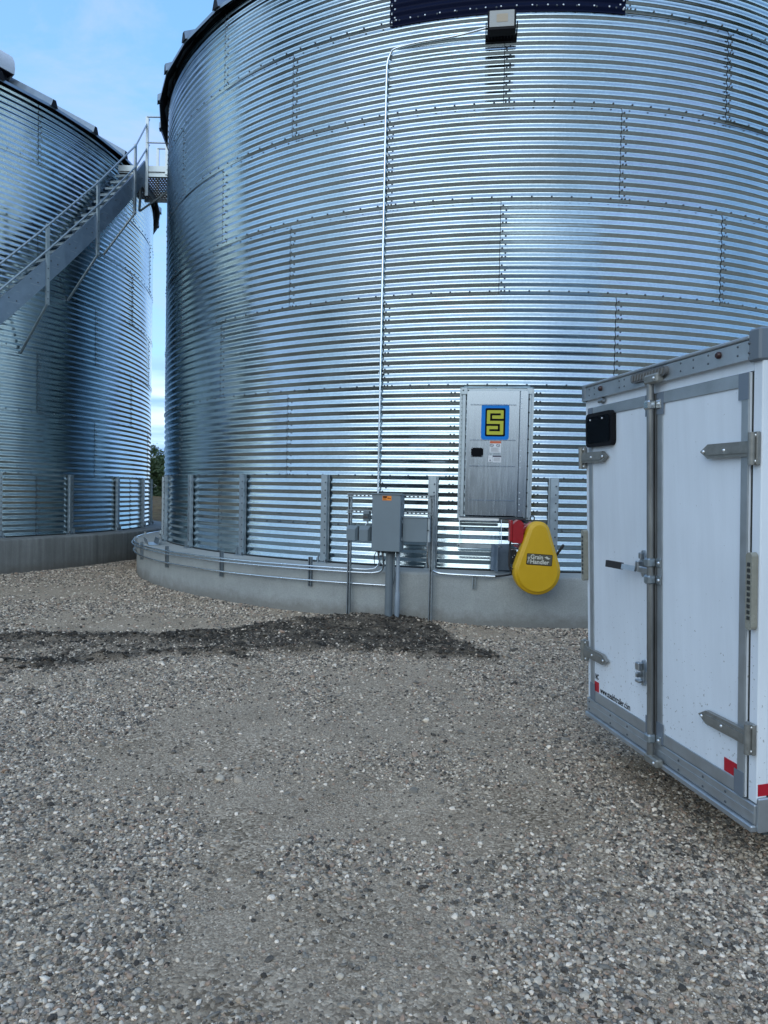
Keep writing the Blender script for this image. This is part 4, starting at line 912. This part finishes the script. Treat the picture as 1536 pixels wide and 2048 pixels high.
# ------------------------------------------------------------------ stair on the left bin and the platform bridging the bins
def lp(th, r, z): return Vector((LC[0]+r*math.cos(R(th)), LC[1]+r*math.sin(R(th)), z))
def zrail(th): return 6.01 + .1350*(th+29.8)
RO, RI = 7.1, 6.56
stair = empty('steel_stair', (0, 0, 0), 0, 'galvanised steel stair with handrail winding up the side of the left bin', 'stair')
stair.location = lp(-30, RI, .585); so_ = Vector(stair.location)
def sb(mb, name, mats, parent=stair): return mb.build(name, mats, parent, Matrix.Translation(-so_))
def stringer(rad, a0, a1, off, hgt=.30, th_=.008, step=3.0):
    mb = MB(); n = int((a1-a0)/step); 
    for i in range(n):
        u, w = a0+(a1-a0)*i/n, a0+(a1-a0)*(i+1)/n
        zu, zw = zrail(u)-off, zrail(w)-off
        P = [lp(u, rad, zu), lp(w, rad, zw), lp(w, rad, zw-hgt*1.45), lp(u, rad, zu-hgt*1.45)]
        nrm = lp((u+w)/2, 1, 0)-lp(0, 0, 0); nrm = (nrm-Vector((0, 0, nrm.z))).normalized()
        Q = [p - (p-Vector((LC[0], LC[1], p.z))).normalized()*th_ for p in P]
        mb.add(P+Q, [(0, 1, 2, 3), (7, 6, 5, 4), (0, 4, 5, 1), (3, 2, 6, 7)], 0)
        for (fu, fz) in ((.25, .1), (.6, .27)):
            c = P[0].lerp(P[1], fu) - Vector((0, 0, fz)); mb.dome(c, (nrm.x, nrm.y, 0), .014, .012, 1)
        # return flange top and bottom
        for (A, B) in ((P[0], P[1]), (P[3], P[2])):
            ai = A - (A-Vector((LC[0], LC[1], A.z))).normalized()*.05; bi = B - (B-Vector((LC[0], LC[1], B.z))).normalized()*.05
            mb.add([A, B, bi, ai], [(0, 1, 2, 3)], 0)
    return mb
sb(stringer(RO, -72, -9.0, .57, .30), 'stringer', [M['stairsteel'], M['bolt']]); sb(stringer(RI+.02, -72, -9.0, .86, .10), 'stringer', [M['stairsteel'], M['bolt']])
RISE = .195; a = -10.2; zt = zrail(a)-.80
def perforated(mb, A, B, C, D, nu, nv, t=.02, frac=.5):          # lattice of bars on the quad A-B-C-D
    for i in range(nu+1):
        f = i/nu; p, q = A.lerp(B, f), D.lerp(C, f); mb.bar(p, q, (B-A).length/nu*frac, t)
    for j in range(nv+1):
        f = j/nv; p, q = A.lerp(D, f), B.lerp(C, f); mb.bar(p, q, (D-A).length/nv*frac, t*.9)
while a > -70:
    da = RISE/.135; mb = MB()
    w = 2.0
    A, B, C_, D = lp(a-w/2, RI+.01, zt), lp(a-w/2, RO-.01, zt), lp(a+w/2, RO-.01, zt), lp(a+w/2, RI+.01, zt)
    perforated(mb, A, B, C_, D, 12, 4, .006, .42)
    mb.bar(A-Vector((0, 0, .012)), B-Vector((0, 0, .012)), .006, .045); mb.bar(D-Vector((0, 0, .012)), C_-Vector((0, 0, .012)), .006, .045)
    sb(mb, 'tread', [M['galvflat']]); a -= da; zt -= RISE
PO = [-12.5 - 8.7*k for k in range(7)]
for th_ in PO:
    mb = MB(); p0 = lp(th_, RO+.03, zrail(th_)-1.36); p1 = lp(th_, RO+.03, zrail(th_)+.02)
    X_ = Matrix.Translation(p0) @ Matrix.Rotation(R(th_+90), 4, 'Z'); hh = (p1-p0).length
    mb.box((-.028, -.004, 0), (.028, .0, hh), 0, X_); mb.box((-.028, 0, 0), (-.023, .035, hh), 0, X_); mb.box((.023, 0, 0), (.028, .035, hh), 0, X_)
    for q_ in (.1, .22, .45, .62): mb.dome(X_ @ Vector((0, -.004, q_)), X_.to_3x3() @ Vector((0, -1, 0)), .012, .01, 1)
    sb(mb, 'post', [M['galvflat'], M['bolt']])
    mb = MB(); q0 = p0+Vector((0, 0, .03)); q1 = lp(th_-.6, BR+.01, zrail(th_)-1.36-.80)
    mb.bar(q0, q1, .04, .02); mb.bar(q0+Vector((.01, .0, .02)), q1+Vector((.01, 0, .02)), .005, .04); sb(mb, 'brace', [M['galvflat']])
for off, rr in ((0, RO+.03), (.42, RO+.03)):
    mb = MB(); P = [lp(t, rr, zrail(t)-off) for t in PO[::-1]] + ([lp(-8.3, RO+.02, 9.12)] if off == 0 else [lp(-8.3, RO+.02, 8.60)])
    mb.tube(P, .0165, 8); sb(mb, 'handrail' if off == 0 else 'midrail', [M['galvflat']])
mb = MB(); P = [lp(t, RI, zrail(t)-.02) for t in PO[::-1]] + [lp(-9.5, RI, zrail(-9.5)-.02)]
for t in PO: mb.bar(lp(t, RI, zrail(t)-.9), lp(t, RI, zrail(t)-.02), .04, .02, 0, (1, 0, 0))
PF = 8.02
plat = empty('platform', (-4.9, 15.2, PF), 0, 'grated steel platform with guard rails bridging the gap between the two bins', 'platform')
po = Vector((-4.9, 15.2, PF))
def pb(mb, name, mats=None, parent=plat): return mb.build(name, mats or [M['galvflat'], M['bolt']], parent, Matrix.Translation(-po))
x0, x1, y0, y1 = -5.62, -4.38, 14.72, 16.05
mb = MB(); perforated(mb, Vector((x0, y0, PF-.01)), Vector((x1, y0, PF-.01)), Vector((x1, y1, PF-.01)), Vector((x0, y1, PF-.01)), 20, 15, .006, .55); pb(mb, 'grating', [M['gratingsteel']])
for (A, B) in (((x0, y0), (x1, y0)), ((x0, y1), (x1, y1))):
    mb = MB(); mb.bar((A[0], A[1], PF+.045), (B[0], B[1], PF+.045), .006, .15); pb(mb, 'toe_board')
mb = MB(); mb.bar((x0+.25, y0+.02, PF-.06), (x1, y0+.02, PF-.06), .04, .08); mb.bar((x0+.1, y1-.02, PF-.06), (x1, y1-.02, PF-.06), .04, .08); mb.bar((x0+.35, y0, PF-.06), (x0+.35, y1, PF-.06), .04, .08); pb(mb, 'joist')
for (px, py, zl, zh) in ((-5.03, y0-.02, -.50, 1.11), (-4.62, y0-.02, -.06, 1.11), (-5.25, y1, -.06, 1.12), (-4.62, y1, -.06, 1.12)):
    mb = MB(); mb.box((px-.03, py-.005, PF+zl), (px+.03, py, PF+zh), 0); mb.box((px-.03, py, PF+zl), (px-.025, py+.035, PF+zh), 0); mb.box((px+.025, py, PF+zl), (px+.03, py+.035, PF+zh), 0); pb(mb, 'post')
for (A, B, zz) in (((-5.03, y0-.02), (x1, y0-.02), 1.10), ((-5.03, y0-.02), (x1, y0-.02), .58), ((-5.25, y1), (x1, y1), 1.10), ((-5.25, y1), (x1, y1), .56)):
    mb = MB(); mb.tube([(A[0], A[1], PF+zz), (B[0], B[1], PF+zz)], .016, 8); pb(mb, 'guard_rail')
mb = MB(); mb.bar((-5.22, 14.95, PF-.05), (-5.26, 14.95, PF-.72), .07, .03, 0, (1, 0, 0)); mb.bar((-5.25, 14.95, PF-.72), (-4.45, 15.1, PF-.05), .035, .03); pb(mb, 'brace', [M['darkgrey']])

# roof vent
import mathutils
vent(GL, -29.6-LROT, 5.35)

# ------------------------------------------------------------------ enclosed trailer
TO = Vector((1.22694, 4.11373, .26335)); tw = Vector((.17413, -.98469, -.00814)); tu = Vector((-.05809, -.07065, .99581)); tn = Vector((-.98243, -.17315, -.06959))
TX_ = Matrix((tw, -tn, tu)).transposed().to_4x4()                # local: x across the rear (far to near), y into the trailer, z up
tr = empty('cargo_trailer', TO, 0, 'white enclosed cargo trailer with double rear doors, seen from its corner at the right', 'trailer')
def tb(mb, name, mats, parent=tr): return mb.build(name, mats if isinstance(mats, list) else [mats], parent, TX_)
TW, THh, TD = 1.42, 1.886, 3.4
mb = MB(); mb.box((.03, .045, .12), (TW-.0, TD, THh-.02), 0); tb(mb, 'body', M['white'])
mb = MB(); mb.box((0.0, .0, .085), (.046, .0449, 1.80), 0, None, .004); mb.box((1.374, .0, .085), (TW+.004, .0449, 1.80), 0, None, .004); mb.box((.046, .002, 1.755), (1.374, .0449, 1.80), 0); tb(mb, 'door_surround', M['white'])
mb = MB(); mb.box((-.006, -.012, 1.80), (TW-.05, .0449, 1.872), 0, None, .005); mb.box((-.006, -.018, 1.872), (TW-.05, .05, 1.886), 0, None, .004); mb.box((-.004, -.022, 1.796), (TW-.05, -.012, 1.806), 0)
for a_ in (.07, .13, .40, .45, .93, 1.02, 1.12, 1.30):
    for u_ in (1.822, 1.855): mb.dome((a_, -.012, u_), (0, -1, 0), .005, .004, 1)
tb(mb, 'top_rail', [M['alu'], M['bolt']])
mb = MB(); mb.box((TW-.055, -.020, 1.785), (TW+.012, .10, 1.905), 0, None, .008); mb.box((-.012, -.02, 1.792), (.025, .10, 1.888), 0, None, .008)
for u_ in (1.82, 1.855): mb.dome((TW-.045, -.02, u_), (0, -1, 0), .006, .005, 1)
tb(mb, 'corner_cap', [simple('cap_grey', (.16, .19, .22), .45, .3), M['bolt']])
mb = MB(); mb.box((TW+.001, .10, 1.80), (TW+.014, TD, 1.89), 0, None, .004); mb.box((0, .05, 1.875), (TW+.01, TD, 1.892), 0); tb(mb, 'roof_trim', M['alu'])
mb = MB(); mb.box((-.002, -.008, .0), (TW+.004, .0449, .082), 0, None, .004); mb.box((-.002, -.022, -.030), (TW+.004, .02, -.002), 0, None, .005); mb.box((0.0, -.011, .040), (TW, -.008, .048), 0)
mb.box((TW+.001, .05, .0), (TW+.016, TD, .115), 0, None, .004); mb.box((TW+.001, .05, -.028), (TW+.020, TD, -.004), 0, None, .004); mb.box((TW+.001, .0, -.028), (TW+.018, .0495, .112), 0, None, .004)
for a_ in (.03, .28, .46, .92, 1.1, 1.25):
    for u_ in (.018, .062): mb.dome((a_, -.009, u_), (0, -1, 0), .006, .004, 1)
tb(mb, 'sill', [M['alu'], M['bolt']])
mb = MB(); mb.box((.02, .05, -.06), (TW-.02, TD, .118), 0); tb(mb, 'floor_frame', M['darkgrey'])
mb = MB()
for a_ in (.22, 1.12): mb.box((a_, .35, -.15), (a_+.06, TD, -.061), 0)
for y_ in (.40, 1.0, 1.6, 2.2, 2.8): mb.box((.10, y_, -.10), (1.32, y_+.04, -.0605), 0)
mb.box((-.05, 1.87, -.02), (TW+.05, 1.93, .04), 0); tb(mb, 'added_chassis', M['darkmatte'])  # unseen frame members, added to deepen the shade under the trailer
def leaf(name, a0, a1, label=None):
    d = MB(); d.box((a0, -.004, .088), (a1, .0449, 1.752), 0); o = tb(d, 'rear_door', M['white'])
    t = MB(); s = .042; yo = -.010
    t.box((a0, yo, 1.752-.052), (a1, -.0041, 1.752), 0, None, .002); t.box((a0, yo, .088), (a1, -.0041, .088+.058), 0, None, .002)
    t.box((a0, yo, .146), (a0+s, -.0041, 1.70), 0, None, .002); t.box((a1-s, yo, .146), (a1, -.0041, 1.70), 0, None, .002)
    tb(t, 'edge_trim', M['alu'], o)
    c = MB()
    for (p, q_) in ((a0, .088), (a1-.055, .088), (a0, 1.752-.10), (a1-.055, 1.752-.10)): c.box((p, yo-.003, q_), (p+.055, yo, q_+.10), 0)
    tb(c, 'corner_plate', simple('corner_plate_grey', (.20, .24, .29), .4, .4), o)
    return o
dl = leaf('l', .050, .700); drr = leaf('r', .742, 1.362)
mb = MB(); mb.box((.704, .004, .088), (.738, .0449, 1.752), 0); mb.box((1.3625, .004, .088), (1.3735, .0449, 1.752), 0); mb.box((.0465, .004, .088), (.0495, .0449, 1.752), 0); tb(mb, 'door_seal', M['gasket'])
# window in the left door
mb = MB(); mb.prism(rrect(.058, 1.535, .352, 1.718, .028), -.030, -.004, 0); w = tb(mb, 'window_frame', M['black'], dl)
mb = MB(); mb.prism(rrect(.082, 1.556, .330, 1.698, .018), -.033, -.0302, 0); 
for a_ in (.12, .255): mb.dome((a_, -.033, 1.682), (0, -1, 0), .005, .005, 1)
tb(mb, 'window_pane', [M['glass'], M['boltbright']], dl)
# strap hinges
HG = simple('strap_hinge_steel', (.27, .275, .26), .45, .6, noise=.2, nscale=30)
for (hx, tip, u_, par) in ((-.005, .285, 1.480, dl), (-.005, .275, .362, dl), (1.400, 1.092, 1.466, drr), (1.400, 1.092, .345, drr)):
    mb = MB(); sg = 1 if tip > hx else -1; h = .029
    P = [(hx, u_-h), (tip-sg*.05, u_-h), (tip, u_), (tip-sg*.05, u_+h), (hx, u_+h)]
    mb.prism(P if sg > 0 else P[::-1], -.028, -.0105, 0)
    P2 = [(hx, u_-h*.5), (tip-sg*.06, u_-h*.5), (tip-sg*.03, u_), (tip-sg*.06, u_+h*.5), (hx, u_+h*.5)]
    mb.prism(P2 if sg > 0 else P2[::-1], -.033, -.028, 0)
    mb.box((hx-.022, -.020, u_-.062), (hx+.024, -.004, u_+.062), 0, None, .003)
    mb.cyl((hx-sg*.004, -.028, u_-.06), (hx-sg*.004, -.028, u_+.06), .013, 12, 0)
    mb.dome((tip-sg*.03, -.033, u_), (0, -1, 0), .008, .006, 1); mb.dome((tip-sg*.16, -.033, u_), (0, -1, 0), .007, .006, 1)
    for s in (-1, 1): mb.dome((hx+.012, -.020, u_+s*.048), (0, -1, 0), .007, .005, 1)
    tb(mb, 'strap_hinge', [HG, M['boltbright']], par)
# cam bar, guides, lock
BX = .722
mb = MB(); mb.cyl((BX, -.032, -.01), (BX, -.032, 1.80), .0165, 16); mb.box((.7045, -.016, .09), (.7375, -.004, 1.75), 0)
bar = tb(mb, 'locking_bar', simple('bar_steel', (.25, .26, .26), .4, .8, noise=.25, nscale=14, stretch=(1, 1, .3)))
for i, u_ in enumerate((1.700, .962, .880, .100)):
    mb = MB(); mb.box((BX-.028, -.054, u_-.022), (BX+.022, -.012, u_+.022), 0, None, .008); mb.box((BX+.022, -.018, u_-.022), (BX+.060, -.0105, u_+.022), 0, None, .004); mb.dome((BX+.045, -.018, u_), (0, -1, 0), .009, .006, 1); tb(mb, 'bar_guide', [M['emt'] if i == 0 else M['galvflat'], M['boltbright']])
for u_ in (1.815, -.002):
    mb = MB(); mb.box((BX-.03, -.052, u_-.022), (BX+.085, -.012, u_+.022), 0, None, .008); mb.dome((BX+.06, -.052, u_), (0, -1, 0), .008, .006, 1); tb(mb, 'bar_keeper', [HG, M['boltbright']])
mb = MB(); mb.box((.62, -.045, .905), (.735, -.028, .935), 0, None, .004); mb.bar((.62, -.05, .92), (.52, -.075, .925), .026, .012, 0, (0, -1, .2)); hnd = tb(mb, 'door_handle', M['galv'])
mb = MB(); mb.bar((.53, -.072, .925), (.418, -.095, .928), .034, .018, 0, (0, -1, .1)); tb(mb, 'handle_grip', M['rubber'], hnd)
mb = MB(); mb.prism([(.629+.02*math.cos(t), .945+(.066*math.sin(t))) for t in np.linspace(0, 2*PI, 17)[:-1]], -.020, -.004, 0); mb.box((.612, -.05, .91), (.640, -.02, .96), 0, None, .004); mb.box((.615, -.034, .97), (.640, -.02, 1.0), 0, None, .003); tb(mb, 'hasp', M['galv'])
mb = MB(); mb.prism([(.630+.02*math.cos(t), .397+(.066*math.sin(t))) for t in np.linspace(0, 2*PI, 17)[:-1]], -.020, -.004, 0)
mb.box((.600, -.045, .41), (.635, -.02, .45), 0, None, .004); mb.box((.592, -.04, .345), (.630, -.02, .36), 0, None, .003); mb.box((.612, -.05, .375), (.628, -.02, .40), 0, None, .003); mb.box((.672, -.03, .37), (.69, -.01, .42), 0, None, .003); tb(mb, 'lower_hasp', M['galv'])
# lights and reflectors
mb = MB(); mb.prism(rrect(.545, 1.820, .842, 1.862, .018), -.032, -.0122, 0); led = tb(mb, 'marker_light_bar', simple('marker_base', (.12, .125, .13), .5), tr)
mb = MB()
for i in range(11): mb.prism([(.562+i*.025, 1.828), (.575+i*.025, 1.828), (.582+i*.025, 1.854), (.569+i*.025, 1.854)], -.038, -.032, 0)
tb(mb, 'lens', simple('marker_lens', (.17, .17, .165), .3), led)
for a_ in (.205, 1.19):
    mb = MB(); mb.tube([(a_, -.012, 1.843), (a_, -.020, 1.843), (a_, -.026, 1.843)], [.014, .014, .009], 14); tb(mb, 'marker_light', M['redlens'])
for a_, u0, u1, r_ in ((1.398, .775, 1.075, .017), (.0, .775, 1.07, .017)):
    mb = MB(); mb.prism(rrect(a_-r_, u0, a_+r_, u1, r_-.001), -.028, -.002, 0); tl = tb(mb, 'tail_light', M['lens'])
    mb = MB()
    for i in range(10): mb.box((a_-.007, -.031, u0+.04+i*.023), (a_+.009, -.0282, u0+.04+i*.023+.015), 0, None, .001)
    tb(mb, 'diode', simple('diode_dark', (.035, .04, .04), .3), tl)
mb = MB(); mb.prism(rrect(a_-.01, 0, a_+.01, .01, .002), 0, .001, 0)
for (a0, a1, u0, u1, par) in ((.096, .142, .149, .205, dl), (1.238, 1.318, .149, .205, drr)):
    mb = MB(); mb.box((a0, -.0075, u0), (a1, -.0041, u1), 0); tb(mb, 'reflector', M['redtape'], par)
mb = MB(); mb.box((TW+.0045, .004, .118), (TW+.0065, .34, .165), 0); tb(mb, 'side_reflector', M['redtape'])
mb = MB(); mb.dome((.215, -.004, 1.779), (0, -1, 0), .018, .02, 0); mb.cyl((.19, -.015, 1.775), (.24, -.015, 1.78), .010, 8); tb(mb, 'door_stop', M['galv'])
# lettering
mb = MB(); TT = Matrix.Translation((0, -.0047, 0)) @ Matrix.Rotation(PI/2, 4, 'X')
v_, f_ = text_mesh('www.stealthtrailer.com', .050, .0004, .72, .0006); wd = max(p[0] for p in v_); v_ = [(p[0]*.325/wd, p[1], p[2]) for p in v_]
mb.add(v_, f_, 0, False, TT @ Matrix.Translation((.158, .153, 0)))
v_, f_ = text_mesh('NC', .042, .0004, .9, .0012); wd = max(p[0] for p in v_); v_ = [(p[0]*.040/wd + p[1]*.1, p[1], p[2]) for p in v_]
mb.add(v_, f_, 0, False, TT @ Matrix.Translation((.098, .222, 0)))
tb(mb, 'lettering', M['ink'], dl)
# tyre and wheel on the far and near side, mostly out of frame
for xx in (-.10, TW+.02):
    mb = MB(); mb.tube([(xx, 1.9, .05), (xx+.02, 1.9, .05), (xx+.16, 1.9, .05), (xx+.18, 1.9, .05)], [.27, .30, .30, .27], 28)
    wh = tb(mb, 'wheel', M['rubber']); mb = MB(); mb.cyl((xx-.004, 1.9, .05), (xx+.184, 1.9, .05), .16, 20); tb(mb, 'rim', M['hoodwhite'], wh)

# ------------------------------------------------------------------ trees beyond the field
def leafcloud(seed):
    r = np.random.default_rng(seed); V = []; MI = []
    cl = [(r.normal(0, 1.2), r.normal(0, 1.2), r.uniform(.7, 7.2)) for _ in range(44)]
    for (cx, cy, cz) in cl:
        sc = .65 + .75*max(0, 1-abs(cz-4.6)/3.2); f = 1.25-.5*max(0, (cz-5)/2.5)
        k = 150
        c = np.array([cx*f, cy*f, cz]) + r.normal(0, .42*sc, (k, 3))
        for p in c:
            u = r.normal(size=3); u /= np.linalg.norm(u); w = np.cross(u, r.normal(size=3)); w /= np.linalg.norm(w); s = r.uniform(.10, .22)
            V.append([p+u*s, p+w*s*.6, p-u*s, p-w*s*.6]); MI.append(int(r.random() < .35))
    V = np.array(V).reshape(-1, 3); Q = np.arange(len(V)).reshape(-1, 4)
    return mesh_np('crown', V, Q, [M['leaf'], M['leaf2']], smooth=False, mi=np.array(MI))
crowns = [leafcloud(s) for s in (3, 5, 8)]
def trunkmesh(seed):
    r = random.Random(seed); mb = MB(); mb.tube([(0, 0, -.2), (.05, 0, 1.5), (.1, .05, 3.5), (.05, .1, 6.2)], [.22, .16, .12, .03], 8)
    for k in range(9):
        z = 1.8+k*.45; a = r.uniform(0, 6.3); l = r.uniform(.8, 1.6); mb.tube([(.06, 0, z), (math.cos(a)*l*.5, math.sin(a)*l*.5, z+.35), (math.cos(a)*l, math.sin(a)*l, z+.9)], [.06, .04, .015], 6)
    o = mb.build('trunk', M['bark']); return o
trunks = [trunkmesh(k) for k in (1, 2, 3)]
tmes = [t.data for t in trunks]
for t in trunks: bpy.data.objects.remove(t)
rt = random.Random(4)
TREES = [(-52 + i*2.9 + rt.uniform(-.8, .8), 118 + rt.uniform(-4, 9)) for i in range(11)]
names = ['leftmost']
for i, (x, y) in enumerate(TREES):
    inview = -.340 < x/y < -.312
    g = empty('tree', (x, y, 0), rt.uniform(0, 6), 'dark leafy tree in the far row, seen between the two bins', 'tree', 'trees beyond the field')
    s = rt.uniform(.88, 1.12); g.scale = (s, s, s)
    link('crown', crowns[i % 3], g); link('trunk', tmes[i % 3], g)
# undergrowth at the foot of the trees
r = np.random.default_rng(5); V = []
for _ in range(11000):
    p = np.array([r.uniform(-56, -22), r.uniform(113, 122), abs(r.normal(0, 1.0))]); u = r.normal(size=3); u /= np.linalg.norm(u); w = np.cross(u, r.normal(size=3)); w /= np.linalg.norm(w); s = r.uniform(.12, .3)
    V.append([p+u*s, p+w*s*.5, p-u*s, p-w*s*.5])
V = np.array(V).reshape(-1, 3)
o = bpy.data.objects.new('undergrowth', mesh_np('undergrowth', V, np.arange(len(V)).reshape(-1, 4), [M['leaf']], smooth=False)); COL.objects.link(o); tag(o, 'low dark brush along the foot of the distant trees', 'undergrowth', kind='stuff')

# unseen tree belt added behind the viewer to darken what the lower flanks mirror
r = np.random.default_rng(9); n = 42000
a = np.radians(r.uniform(100, 262, n)); rad = 56 + np.abs(r.normal(0, 2.6, n)); hmax = 5.2 + 4.2*fbm(np.degrees(a)*.25, a*0, 1.0, 4, 33) + 2.0*fbm(np.degrees(a), a*0, 1.0, 2, 35)
zc = hmax*r.uniform(0, 1, n)**.7
C_ = np.stack([rad*np.sin(a), rad*np.cos(a), zc], 1); u = r.normal(size=(n, 3)); u /= np.linalg.norm(u, axis=1)[:, None]; w = np.cross(u, r.normal(size=(n, 3))); w /= np.linalg.norm(w, axis=1)[:, None]
sz = r.uniform(.22, .62, n)[:, None]; V = np.stack([C_+u*sz, C_+w*sz*.6, C_-u*sz, C_-w*sz*.6], 1).reshape(-1, 3)
o = bpy.data.objects.new('wood', mesh_np('wood', V, np.arange(len(V)).reshape(-1, 4), [M['leaf'], M['leaf2']], smooth=False, mi=(r.random(n) < .3).astype(int))); COL.objects.link(o)
tag(o, 'unseen dark green tree belt added behind the yard for the bins to mirror', 'wood', kind='stuff')
